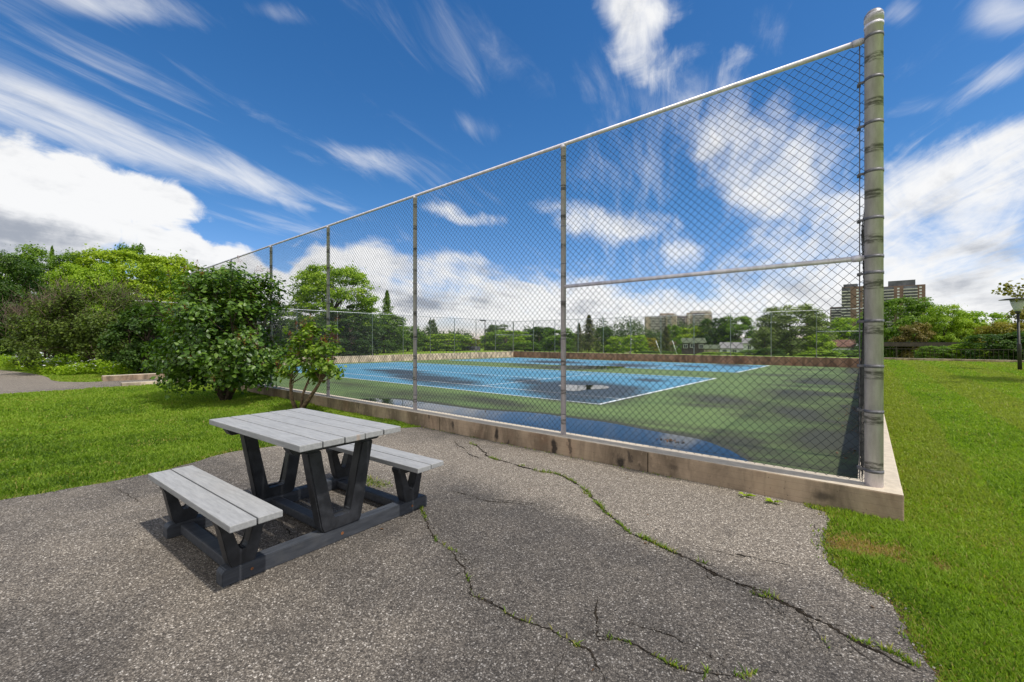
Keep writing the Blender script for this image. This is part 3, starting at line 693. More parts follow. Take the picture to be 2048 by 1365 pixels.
# ------------------------------------------------------------------ low concrete walls round the court
def wall(label, x0, x1, y0, y1, z0, z1, m, step=.25, joints=()):
    w_ = MB(); w_.box(x0, x1, y0, y1, z0, z1, .012, seg=2)
    for f in w_.bm.faces: pass
    o = w_.build('concrete_wall', m); tag(o, label, 'wall'); return o
ZT = .23
wf = wall('weathered low concrete wall along the pavement, brown with stains and painted-in shade, under the nearest fence', XW0, XW1, YW0, YW0 + .28, -.32, ZT, M_conc)
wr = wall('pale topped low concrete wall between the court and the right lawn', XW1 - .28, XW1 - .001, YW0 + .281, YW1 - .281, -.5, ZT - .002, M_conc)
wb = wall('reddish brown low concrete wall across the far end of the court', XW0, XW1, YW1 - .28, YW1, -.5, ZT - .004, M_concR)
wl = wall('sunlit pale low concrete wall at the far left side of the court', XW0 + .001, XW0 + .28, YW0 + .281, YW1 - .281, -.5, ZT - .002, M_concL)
# form joints (shallow dark seams) and drips as parts of the front wall
for x in (-1.78, -5.1, -8.6, -12.2, -16.0):
    MB().box(x - .004, x + .004, YW0 - .002, YW0 + .02, .0, ZT - .012).build('joint', M_soil, wf)
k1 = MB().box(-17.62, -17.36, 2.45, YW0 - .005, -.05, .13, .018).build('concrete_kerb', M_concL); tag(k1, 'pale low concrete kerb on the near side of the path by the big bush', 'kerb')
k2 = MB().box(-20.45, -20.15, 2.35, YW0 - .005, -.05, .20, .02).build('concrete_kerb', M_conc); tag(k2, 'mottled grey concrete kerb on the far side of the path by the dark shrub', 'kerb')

# ------------------------------------------------------------------ chain link fences
def chain_mesh(wd, ht, rad=.0019, pit=.078, depth=.004, name='chain_link'):
    nx = max(1, int(round(wd / (pit / 2)))); nz = max(1, int(round(ht / (pit / 2)))); px = wd / nx; pzz = ht / nz
    rg = np.random.default_rng(int(wd * 100)); V, F, n0 = [], [], 0
    k = np.arange(nz + 1); ca = np.array([0, 2 * np.pi / 3, 4 * np.pi / 3])
    for i in range(nx):
        side = ((k + i) % 2)
        x = i * px + side * px + (1 - 2 * side) * .0009; x = x + .0015 * np.sin(k * .3 + i); y = depth * (side * 2 - 1) + .011 * np.sin(i * .043 + k * .05) * np.sin(i * .017 + k * .021); z = k * pzz
        P = np.stack([x, y, z], 1)
        ring = np.stack([np.cos(ca) * rad, np.sin(ca) * rad, 0 * ca], 1)      # triangular section, widened along x
        Q = P[:, None, :] + ring[None] * np.array([1.25, 1.0, 1.0]); V.append(Q.reshape(-1, 3))
        a = (np.arange(nz) * 3)[:, None] + n0
        for c in range(3): F.append(np.concatenate([a + c, a + (c + 1) % 3, a + 3 + (c + 1) % 3, a + 3 + c], 1))
        n0 += (nz + 1) * 3
    return npmesh(name, np.concatenate(V), np.concatenate(F), smooth=True)
BAY = 2.97
def tubemesh(pts, rad, n=12):
    mb = MB(); mb.tube(pts, rad, n); return mb
def post(parent, x, h, r, m, dz=0.0, bands=(), n=14):
    p = MB().lathe([(r, 0), (r, h), (r + .004, h), (r + .004, h + .03), (r * .75, h + .045), (r * .3, h + .05)], n, (0, 0)).build('post', m, parent)
    p.location = (x, 0, dz); return p
def band(parent, r, z, m, lug=None):
    b = MB(); b.lathe([(r, z - .012), (r + .004, z - .011), (r + .004, z + .011), (r, z + .012)], 20)
    if lug: b.box(lug[0], lug[1], -.006, .006, z - .010, z + .010, .002, seg=1)
    o = b.build('clamp_band', m, parent); return o
FH = 3.63
def long_fence(label, origin, rz, length, bay, wires, pm, first_mid=False, last_mid=False, side=1, end_posts=True, wr=.0019, pr=.030, H=FH, part=False, skip_first=False):
    root = empty('chain_link_fence', (*origin, ZT), rz); tag(root, label, 'fence')
    nb = int(round(length / bay)); b = length / nb
    if part: b = bay; nb = int(length / bay)
    me = chain_mesh(b, H - .03, wr)
    me.materials.append(wires)
    for k in range(nb):
        o = link('chain_link', me, None, root); o.location = (k * b, .038 * side, .015)
    if part:
        o = link('chain_link', me, None, root); o.location = (nb * b, .038 * side, .015); o.scale = ((length - nb * b) / b, 1, 1)
    for k in range(1 if skip_first else 0, nb + 1):
        post(root, k * b, H - .05, pr, pm)
    tubemesh([(0.06, 0, H), (length - .02, 0, H)], .0225).build('top_rail', pm, root)
    if first_mid: tubemesh([(.06, 0, 1.85), (b, 0, 1.85)], .0215).build('mid_rail', pm, root)
    if last_mid: tubemesh([(length - b, 0, 1.85), (length, 0, 1.85)], .0215).build('mid_rail', pm, root)
    return root, b, nb
# front fence: local x runs from the near right corner to the left
FX, FY = .046, 4.54
rt, b, nb = long_fence('tall galvanised chain link fence on the low wall beside the pavement', (FX, FY), math.pi, 19.16, BAY, M_wire, M_galv, part=True, first_mid=True, side=-1, skip_first=True, wr=.0024, pr=.033)
# big corner post
cp = MB().lathe([(.060, 0), (.060, 3.76), (.064, 3.76), (.064, 3.80), (.060, 3.815), (.045, 3.838), (.02, 3.85)], 40).build('corner_post', M_galv, rt)
for z in (.12, .60, .965, 1.33, 1.72, 2.16, 2.54, 2.93, 3.29): band(cp, .060, z, M_galvd, (.04, .100))
for z in (1.85, FH, FH + .09): band(cp, .060, z, M_galvd if z < 3.7 else M_galv, (.055, .085) if z < 3.7 else None)
for z in (1.85, FH):      # rail end cups and bolts
    MB().tube([(.075, 0, z), (.135, 0, z)], .028, 14).build('rail_cup', M_galv, rt)
MB().box(.086, .094, -.050, -.028, .03, FH + .04, .001, seg=1).build('tension_bar', M_galvd, rt)
for z in (.12, .60, .965, 1.33, 1.72, 2.16, 2.54, 2.93, 3.29):
    MB().box(.082, .108, -.056, -.022, z - .012, z + .012, .003, seg=1).build('tension_clip', M_galvd, rt)
# wire ties on posts and rails
tie_me = None
for k in range(1, 7):
    for z in np.arange(.25, 3.5, .47):
        if tie_me is None: o = MB().lathe([(.033, 0), (.0362, .002), (.0362, .008), (.033, .010)], 12).build('wire_tie', M_galvd, rt); tie_me = o.data
        else: o = link('wire_tie', tie_me, None, rt)
        o.location = (k * b, 0, z)
tie_me = None
for x in np.arange(.5, 19, .6):
    if tie_me is None: o = MB().tube([(0, 0, -.024), (0, -.024, 0), (0, 0, .025), (0, .024, 0), (.004, 0, -.026), (.01, -.03, -.06)], .0018, 5).build('wire_tie', M_galvd, rt); tie_me = o.data
    else: o = link('wire_tie', tie_me, None, rt)
    o.location = (x, 0, FH)
MB().tube([(.09, -.045, .05), (9, -.046, .035), (19.1, -.045, .04)], .0018, 5).build('tension_wire', M_wire, rt)
gpst = MB().lathe([(.05, 0), (.05, FH + .1), (.03, FH + .12)], 20, (6.45 * b, 0)).build('gate_post', M_galv, rt)
# right fence (seen edge on behind the corner post)
rt2, _, _ = long_fence('chain link fence seen edge on along the wall between court and right lawn', (FX + .0, FY), math.pi / 2, 33.1, BAY, M_wire, M_galvl, side=1, skip_first=True)
# far fence
rt3, _, _ = long_fence('pale chain link fence across the far end of the court before the houses', (.05, 37.66), math.pi, 31.0, 2.82, M_wirel, M_galvl, first_mid=True, last_mid=True, side=-1, H=3.38)
# left fence
rt4, _, _ = long_fence('chain link fence along the far left side of the court before the trees', (XW0 + .16, 37.60), -math.pi / 2, 33.0, 3.0, M_wirel, M_galvl, last_mid=False, side=1, first_mid=True, H=3.40)
# the loose mesh of the right fence bulges towards the court beside the corner post
bp = [o for o in rt2.children if o.name.startswith('chain_link')][0]; bm_ = bp.data.copy(); bp.data = bm_
co = np.empty(len(bm_.vertices) * 3, np.float32); bm_.vertices.foreach_get('co', co); co = co.reshape(-1, 3)
zz = co[:, 2]; t_ = np.clip((2.45 - zz) / .5, 0, 1); co[:, 1] += .075 * t_ * t_ * (3 - 2 * t_) * (.75 + .25 * np.sin(zz * 3.1)) * np.clip(1 - co[:, 0] / 2.6, 0, 1) - .02 * t_
bm_.vertices.foreach_set('co', co.ravel()); bm_.update()
# broad leaved weeds at the wall foot and leaf litter on the court
# ------------------------------------------------------------------ picnic table
pt = empty('picnic_table', (-3.35, 1.50, ZA), R(2.7))
tag(pt, 'picnic table with grey plank top and benches on black plastic frames, standing on the pavement', 'picnic table')
def boards(name, y0, wdt, n, gap, x0, x1, z0, th, m):
    mb = MB(); tot = n * wdt + (n - 1) * gap
    for i in range(n):
        a = y0 - tot / 2 + i * (wdt + gap); j = random.uniform(-.004, .004)
        mb.box(x0 + j, x1 + j, a, a + wdt, z0, z0 + th, .005, seg=2)
        for sx in (-.48, .48):
            for q in (.3, .7): mb.lathe([(.007, z0 + th), (.0065, z0 + th + .0012)], 8, (sx + .015 * (q - .5), a + wdt * q))
    return mb.build(name, m, pt)
boards('tabletop', 0, .143, 5, .008, -.725, .725, .718, .040, M_plank)
TY, SYL, SYR = 0.0, -.615, .655
boards('seat', SYL, .132, 2, .009, -.745, .745, .375, .038, M_plank)
boards('seat', SYR, .132, 2, .009, -.745, .745, .375, .038, M_plank)
SK = .092
for sx in (-.49, .49):
    # skid with cut corner ends
    MB().prism([(-.715, 0), (.80, 0), (.80, SK * .80), (.782, SK), (-.697, SK), (-.715, SK * .80)], 'x', sx - .045, sx + .045, .004).build('skid', M_skid, pt)
    # beam under the top
    MB().prism([(-.345, .718), (.345, .718), (.345, .70), (.315, .655), (-.315, .655), (-.345, .70)], 'x', sx - .045, sx + .045, .006).build('beam', M_black, pt)
    # table leg frame: wide at the top, narrow at the foot, open in the middle
    def ubox(yc, ztop, zb, wt, wb, lt, foot, th, name, bv=.009):
        ot, ob = wt / 2, wb / 2; it, ib = ot - lt, ob - lt * .82
        outer = [(yc - ot, ztop), (yc - ob - .004, zb + foot * .5), (yc - ob + .014, zb), (yc + ob - .014, zb), (yc + ob + .004, zb + foot * .5), (yc + ot, ztop),
                 (yc + it, ztop), (yc + ib + .002, zb + foot + .022), (yc + ib - .014, zb + foot), (yc - ib + .014, zb + foot), (yc - ib - .002, zb + foot + .022), (yc - it, ztop)]
        return MB().prism(outer, 'x', sx - th / 2, sx + th / 2, bv).build(name, M_black, pt)
    ubox(.02, .657, SK - .002, .50, .30, .096, .075, .095, 'leg')
    for yc in (SYL + .01, SYR - .02):
        ubox(yc, .345, SK - .002, .245, .150, .058, .085, .088, 'leg', .005)
        MB().prism([(yc - .135, .377), (yc + .135, .377), (yc + .130, .345), (yc + .118, .325), (yc - .118, .325), (yc - .130, .345)], 'x', sx - .046, sx + .046, .006).build('seat_cleat', M_black, pt)
for yc in (-.60, .02, .60):
    MB().box(-.445, .445, yc - .04, yc + .04, .012, .078, .01).build('stretcher', M_skid, pt)
MB().box(-.445, .445, -.03, .03, .672, .714, .006).build('beam', M_black, pt)
for yc in (SYL, SYR): MB().box(-.45, .45, yc - .03, yc + .03, .342, .372, .005).build('seat_rail', M_black, pt)
MB().lathe([(.011, 0), (.010, .0015)], 12).build('bolt_head', M_rust, pt).matrix_local = Matrix.Translation((.5355, .02, .045)) @ Matrix.Rotation(R(90), 4, 'Y')
MB().lathe([(.009, 0), (.008, .0015)], 12).build('bolt_head', M_rust, pt).matrix_local = Matrix.Translation((.5355, .64, .045)) @ Matrix.Rotation(R(90), 4, 'Y')
MB().lathe([(.009, 0), (.008, .0015)], 12).build('bolt_head', M_rust, pt).matrix_local = Matrix.Translation((.5355, -.56, .045)) @ Matrix.Rotation(R(90), 4, 'Y')

# ------------------------------------------------------------------ foliage
def leafquads(P, Nrm, size, v, rg, heart=False, aspect=.7):
    n = len(P); size = np.broadcast_to(size, (n,))
    Nrm = Nrm / (np.linalg.norm(Nrm, axis=1)[:, None] + 1e-9)
    a = rg.normal(0, 1, (n, 3)); T = a - (a * Nrm).sum(1)[:, None] * Nrm; T /= np.linalg.norm(T, axis=1)[:, None] + 1e-9
    B = np.cross(Nrm, T)
    if heart:
        shp = [(-.55, 0), (-.42, .42), (0, .40), (.62, 0), (0, -.40), (-.42, -.42)]
        cup = [0, .10, .06, -.16, .06, .10]
    else:
        shp = [(-.5, 0), (0, aspect * .5), (.5, 0), (0, -aspect * .5)]; cup = [0, .05, -.08, .05]
    k = len(shp); V = np.empty((n, k, 3), np.float32)
    for i, (u, w_) in enumerate(shp): V[:, i] = P + (T * u + B * w_ + Nrm * cup[i]) * size[:, None]
    o = (np.arange(n) * k)[:, None]
    F = o + np.arange(k)[None]
    if heart: F = np.concatenate([o + np.array([[0, 1, 2, 3]]), o + np.array([[0, 3, 4, 5]])])
    return V.reshape(-1, 3), F, np.repeat(v, k)
def crown_mesh(name, seed, nclump=46, nleaf=5200, leaf=.030, low=.16, prof=None, spread=.105, flat_=.75, hollow=.55):
    """unit crown: x, y in about -.5..+.5, z in 0..1"""
    rg = np.random.default_rng(seed); C, CR = [], []
    prof = prof or (lambda z: math.sqrt(max(0, 1 - ((z - .42) / .58) ** 2)) ** .8)
    while len(C) < nclump:
        z = rg.uniform(low, .95); r = prof(z) * .5; rr = r * (rg.uniform(hollow ** 2, 1) ** .5) * .86; a = rg.uniform(0, 2 * np.pi)
        r2 = .55 + .45 * (.5 + .5 * math.sin(a * 2 + seed) * math.cos(z * 7 + seed))
        p = np.array([rr * math.cos(a) * (.8 + .2 * r2), rr * math.sin(a) * (.8 + .2 * r2), z])
        if any(np.linalg.norm((p - q) * (1, 1, .8)) < .065 for q in C) and rg.uniform() < .8: continue
        C.append(p); CR.append(spread * rg.uniform(.6, 1.25))
    C = np.array(C); CR = np.array(CR)
    idx = rg.integers(0, nclump, nleaf); d = rg.normal(0, 1, (nleaf, 3)); d /= np.linalg.norm(d, axis=1)[:, None]
    d[:, 2] = np.where(rg.uniform(0, 1, nleaf) < .7, np.abs(d[:, 2]), d[:, 2])
    rad = CR[idx] * rg.uniform(.25, 1.15, nleaf) ** .6
    P = C[idx] + d * rad[:, None] * np.array([1, 1, flat_]); stray = rg.uniform(0, 1, nleaf) < .06
    P[stray] += rg.normal(0, .035, (stray.sum(), 3))
    out = P - np.array([0, 0, .45]); out /= np.linalg.norm(out, axis=1)[:, None] + 1e-9
    N_ = d * .7 + out * .35 + rg.normal(0, .5, (nleaf, 3)) + np.array([0, 0, .3])
    cv = rg.normal(0, .10, nclump)
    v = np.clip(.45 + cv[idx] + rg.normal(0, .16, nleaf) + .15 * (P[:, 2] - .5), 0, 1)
    V, F, A = leafquads(P, N_, leaf * rg.uniform(.6, 1.4, nleaf), v, rg)
    return npmesh(name, V, F, {'v': A}), C
def limb_mesh(name, C, seed, tr=.022, zt=0.0, base=-.0, n=22, fork=.22):
    rg = random.Random(seed); mb = MB()
    top = Vector((rg.uniform(-.03, .03), rg.uniform(-.03, .03), .72))
    pts = [Vector((0, 0, base)), Vector((rg.uniform(-.01, .01), rg.uniform(-.01, .01), base + (fork - base) * .5)), Vector((0, 0, fork)), Vector((.02, -.01, .45)), top]
    mb.tube(pts, [tr * 1.25, tr, tr * .85, tr * .55, tr * .15], 7)
    for k in rg.sample(range(len(C)), min(n, len(C))):
        c = Vector(C[k]); s = pts[2].lerp(top, rg.uniform(0, .75) * max(0, min(1, c.z)))
        m_ = s.lerp(c, .5) + Vector((0, 0, -.03)); mb.tube([s, m_, c], [tr * .34, tr * .2, tr * .05], 5, False)
    return mb
def conifer_mesh(name, seed, nleaf=5200, leaf=.03, w_=.5):
    rg = np.random.default_rng(seed); L = 26; z0 = .05
    lv = rg.integers(0, L, nleaf); z = z0 + (1 - z0) * lv / L; arms = 9
    rmax = w_ * (1 - z) ** .85 * (.75 + .25 * np.sin(lv * 2.1)); a = (rg.integers(0, arms, nleaf) / arms * 2 * np.pi + lv * 1.3) + rg.normal(0, .16, nleaf)
    q = rg.uniform(.05, 1, nleaf) ** .7; r = rmax * q * (.8 + .35 * np.sin(a * 3 + lv)) + .012
    P = np.stack([r * np.cos(a), r * np.sin(a), z - .05 * q + rg.normal(0, .009, nleaf) + .012], 1)
    N_ = np.stack([np.cos(a) * .5, np.sin(a) * .5, np.ones(nleaf)], 1) + rg.normal(0, .5, (nleaf, 3))
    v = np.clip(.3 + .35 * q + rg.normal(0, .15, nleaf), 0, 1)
    V, F, A = leafquads(P, N_, leaf * rg.uniform(.6, 1.3, nleaf), v, rg, aspect=.5)
    return npmesh(name, V, F, {'v': A})
def weed(px, py, label, n=9, L=.09):
    x, y = gp(px, py, ZA); y = min(y, YW0 - .05); rg = np.random.default_rng(int(px)); V, F = [], []
    for k in range(n):
        a = rg.uniform(math.pi * .95, math.pi * 2.05) if k % 2 else rg.uniform(0, 2 * math.pi); l = L * rg.uniform(.6, 1.2); c, s_ = math.cos(a), math.sin(a); w_ = l * .2
        if s_ > .3: c, s_ = c, .1
        P = [(0, 0, .002), (c * l * .4 - s_ * w_, s_ * l * .4 + c * w_, .028), (c * l, s_ * l, .02 + .02 * rg.uniform()), (c * l * .4 + s_ * w_, s_ * l * .4 - c * w_, .03)]
        b_ = len(V); V += [(p[0], p[1], p[2]) for p in P]; F.append((b_, b_ + 1, b_ + 2, b_ + 3))
    o = link('weed', npmesh('weed', V, F, {'v': rg.uniform(.5, 1, len(V))}), fol('bright')); o.location = (x, y, ZA); tag(o, label, 'weed')
VARI = []
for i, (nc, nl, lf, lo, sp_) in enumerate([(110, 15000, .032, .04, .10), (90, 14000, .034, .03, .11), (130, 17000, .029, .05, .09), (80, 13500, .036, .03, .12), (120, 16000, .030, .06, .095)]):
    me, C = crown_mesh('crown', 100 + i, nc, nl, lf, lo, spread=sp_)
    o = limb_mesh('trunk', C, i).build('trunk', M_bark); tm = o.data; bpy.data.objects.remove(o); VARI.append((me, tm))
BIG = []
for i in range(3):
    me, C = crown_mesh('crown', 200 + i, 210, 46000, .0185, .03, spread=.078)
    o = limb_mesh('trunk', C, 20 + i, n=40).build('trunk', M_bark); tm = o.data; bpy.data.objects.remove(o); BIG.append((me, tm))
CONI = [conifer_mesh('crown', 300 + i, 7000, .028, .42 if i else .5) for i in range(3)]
ctr = MB().tube([(0, 0, -.02), (0, 0, .5), (0, 0, .98)], [.016, .010, .002], 7).build('trunk', M_bark); CTR = ctr.data; bpy.data.objects.remove(ctr)
_mc = {}
def fol(kind):
    T = {'shrub': ((.034, .056, .008), (.10, .15, .018), (.20, .26, .035)), 'mid': ((0.045, 0.099, 0.008), (0.128, 0.232, 0.017), (0.255, 0.367, 0.040)), 'dark': ((0.019, 0.049, 0.007), (0.053, 0.110, 0.013), (0.118, 0.190, 0.025)),
         'bright': ((0.084, 0.169, 0.008), (0.246, 0.381, 0.018), (0.459, 0.564, 0.051)), 'yellow': ((0.095, 0.162, 0.007), (0.287, 0.395, 0.018), (0.467, 0.559, 0.044)),
         'grey': ((0.076, 0.120, 0.034), (0.187, 0.247, 0.071), (0.339, 0.394, 0.137)), 'olive': ((0.096, 0.104, 0.013), (0.236, 0.221, 0.027), (0.413, 0.319, 0.056)),
         'spruce': ((0.044, 0.055, 0.021), (0.111, 0.122, 0.043), (0.206, 0.190, 0.075)), 'brown': ((0.088, 0.043, 0.025), (0.192, 0.104, 0.056), (0.280, 0.171, 0.100)),
         'far': ((0.047, 0.078, 0.029), (0.093, 0.140, 0.046), (0.169, 0.218, 0.071)), 'red': ((.085, .075, .02), (.20, .16, .04), (.30, .24, .07))}[kind]
    if kind not in _mc: _mc[kind] = m_leafcol('foliage_' + kind, *T, trans=.40)
    return _mc[kind]
tree_n = [0]
def tree(px, Z, wpx, top, kind, label, name='tree', cat='tree', shape='round', zb=None, group=None, base_frac=0.0, var=None, wy=1.0, vis_base=None):
    """a tree whose crown spans wpx pixels round column px and reaches row top at depth Z"""
    x, y = pz(px, Z); z0 = float(gz(x, y)) if zb is None else zb
    Hh = HC + (682 - top) * Z / FPX - z0; W = wpx * Z / FPX
    r = empty(name, (x, y, z0), random.uniform(0, 6.28)); tag(r, label, cat, group)
    k = tree_n[0] = tree_n[0] + 1
    if shape == 'conifer': me, tm = CONI[k % 3], CTR; s = (W / .84, W / .84 * wy, Hh)
    else:
        L = BIG if shape == 'big' else VARI; me, tm = L[(k if var is None else var) % len(L)]; s = (W / .98, W / .98 * wy, Hh / .99)
    me.materials.clear() if False else None
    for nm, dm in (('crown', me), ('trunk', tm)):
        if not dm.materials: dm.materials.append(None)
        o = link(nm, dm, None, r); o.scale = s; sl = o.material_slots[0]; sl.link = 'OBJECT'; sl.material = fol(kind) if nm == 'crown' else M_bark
    return r

# trees beyond the left side of the court
tree(-5, 26, 175, 508, 'dark', 'dark green tree cut by the left edge of the picture', shape='big', var=0)
tree(110, 36, 190, 500, 'mid', 'green tree with a ragged top left of the yellow green tree', shape='big', var=1)
tree(104, 40, 60, 488, 'mid', 'spiky topped conifer poking out above the left trees', shape='conifer')
tree(250, 38, 250, 505, 'yellow', 'yellow green tree above the brown twigged shrub', shape='big', var=2)
tree(175, 33, 150, 528, 'bright', 'fresh green tree under the spiky conifer', shape='big', var=2)
tree(262, 46, 90, 492, 'mid', 'thin topped tree showing behind the yellow green tree')
tree(350, 44, 120, 514, 'yellow', 'yellow green tree behind the top of the big leafy bush')
tree(445, 48, 130, 545, 'mid', 'green tree hidden behind the big leafy bush')
tree(530, 46, 110, 600, 'dark', 'dark tree seen between the big bush and the young lilac')
tree(667, 44, 195, 533, 'bright', 'large round bright green tree beyond the left fence', shape='big', var=0)
tree(700, 40, 150, 622, 'dark', 'dark shaded tree low behind the left fence under the round tree')
tree(620, 37, 110, 640, 'dark', 'dark low tree behind the left fence behind the young lilac')
tree(774, 52, 84, 578, 'mid', 'narrow ragged dark tree right of the round bright tree', shape='conifer')
tree(768, 50, 110, 628, 'mid', 'leafy green tree right under the narrow ragged tree')
tree(815, 58, 80, 652, 'mid', 'mid green tree right of the first tall post base')
tree(865, 120, 24, 640, 'far', 'single slender tree standing above the distant tree line')
tree(895, 62, 120, 668, 'bright', 'bright yellow green bushy tree left of the grey shed')
tree(850, 60, 70, 674, 'bright', 'bright green bush left of the yellow green bushy tree')
tree(942, 70, 50, 678, 'olive', 'thin olive coloured bush behind the grey shed')
tree(997, 110, 70, 650, 'far', 'dark tree rising behind the far left corner of the court')
tree(1012, 66, 120, 662, 'bright', 'round yellow green tree behind the far left corner post')
tree(1080, 85, 90, 654, 'dark', 'dark green tree right of the round yellow green tree')
tree(1120, 78, 85, 658, 'mid', 'mid green tree left of the two spruces')
tree(1050, 60, 80, 684, 'mid', 'low green bush against the far fence left of centre')
tree(1158, 70, 52, 645, 'spruce', 'shorter brownish spruce left of the tall spruce', name='spruce_tree', shape='conifer')
tree(1178, 66, 84, 628, 'spruce', 'tall brownish spruce beyond the far wall', name='spruce_tree', shape='conifer')
tree(1208, 80, 50, 655, 'dark', 'dark round tree right of the tall spruce')
tree(1232, 64, 50, 674, 'bright', 'green bush right of the spruces beyond the far wall', name='bush', cat='bush')
tree(1270, 60, 62, 670, 'bright', 'round bright green bush left of the tower blocks', name='bush', cat='bush')
tree(1300, 75, 40, 676, 'olive', 'dull green tree in front of the beige tower blocks')
tree(1332, 62, 62, 652, 'spruce', 'grey brown ragged spruce in front of the tower blocks', name='spruce_tree', shape='conifer')
tree(1345, 90, 40, 650, 'mid', 'narrow green tree behind the ragged spruce')
tree(1383, 170, 75, 655, 'yellow', 'yellow green tree behind the dark brown house')
tree(1430, 165, 76, 636, 'dark', 'dark tree behind the gable of the brown house')
tree(1472, 160, 80, 633, 'mid', 'green tree behind the white bungalow')
tree(1582, 62, 155, 612, 'grey', 'large grey green tree beyond the far fence', shape='big', var=1)
tree(1530, 60, 60, 655, 'grey', 'grey green bushy growth left of the large grey green tree')
tree(1635, 58, 70, 668, 'bright', 'yellowish green bush right of the large grey green tree')
tree(1655, 130, 90, 640, 'mid', 'green tree behind the white gabled houses')
tree(1705, 120, 100, 636, 'bright', 'bright green tree left of the corner post below the brick tower')
tree(1740, 95, 70, 655, 'dark', 'dark green tree behind the corner post')
tree(1805, 72, 165, 596, 'mid', 'large dark leaved tree right of the corner post', shape='big', var=2)
tree(1832, 56, 80, 650, 'red', 'small reddish tree under the large tree by the dark canopy')
tree(1888, 56, 95, 611, 'bright', 'upright yellow green tree right of the large dark tree', shape='big', var=1)
tree(1925, 55, 60, 640, 'yellow', 'yellow leaved shrubby tree beside the upright one')
tree(1968, 60, 130, 626, 'bright', 'broad fresh green tree left of the street lamp')
tree(2010, 52, 110, 645, 'olive', 'olive and reddish tree behind the street lamp')
tree(2072, 56, 120, 612, 'olive', 'light leaved tree at the right edge behind the street lamp')
tree(1990, 44, 120, 668, 'dark', 'dark leafy bush at the back of the lawn left of the lamp', name='bush', cat='bush')
tree(2075, 42, 130, 664, 'dark', 'dark leafy bush at the back of the lawn right of the lamp', name='bush', cat='bush')
tree(1930, 46, 80, 688, 'bright', 'small light green bush under the end of the dark canopy', name='bush', cat='bush')
tree(1870, 47, 70, 692, 'mid', 'small green bush under the dark canopy', name='bush', cat='bush')
tree(1790, 58, 60, 694, 'mid', 'low green bush right of the corner post beyond the lawn', name='bush', cat='bush')
tree(1700, 52, 100, 700, 'mid', 'low hedge bush before the white gabled houses', name='bush', cat='bush')
tree(1640, 50, 90, 702, 'bright', 'low bright hedge bush before the far wall', name='bush', cat='bush')
tree(1500, 56, 60, 700, 'mid', 'low green bush before the white two storey house', name='bush', cat='bush')
tree(1440, 56, 90, 704, 'bright', 'low hedge bush before the garage', name='bush', cat='bush')
tree(1540, 54, 60, 698, 'dark', 'dark low bush under the large grey green tree', name='bush', cat='bush')
tree(1310, 52, 90, 702, 'mid', 'low green bush left of the brown house yard', name='bush', cat='bush')

# far wood along the horizon: one mass
def far_wood():
    rg = np.random.default_rng(5); Vs, Fs, As = [], [], []; n0 = 0
    for px in np.arange(-300, 2500, 7):
        Z = rg.uniform(230, 420); x, y = pz(px + rg.uniform(-4, 4), Z); h_ = rg.uniform(.55, 1.0) * (17 + 6 * math.sin(px * .011) + 4 * math.sin(px * .037)) * Z / 300; z0 = -4.2 if y > 50 else 0
        n = 420; a = rg.normal(0, 1, (n, 3)); a /= np.linalg.norm(a, axis=1)[:, None]; P = a * np.array([5.5, 5.5, h_ * .5]) * rg.uniform(.6, 1.05, (n, 1)) + np.array([x, y, z0 + h_ * .5])
        V, F, A = leafquads(P, a + rg.normal(0, .5, (n, 3)), rg.uniform(.7, 1.5, n), np.clip(.45 + rg.normal(0, .15, n) + rg.normal(0, .12), 0, 1), rg)
        Vs.append(V); Fs.append(F + n0); As.append(A); n0 += len(V)
    me = npmesh('far_wood', np.concatenate(Vs), np.concatenate(Fs), {'v': np.concatenate(As)})
    tag(link('far_wood', me, fol('far')), 'distant dark green wood along the horizon', 'wood', kind='stuff')
far_wood()

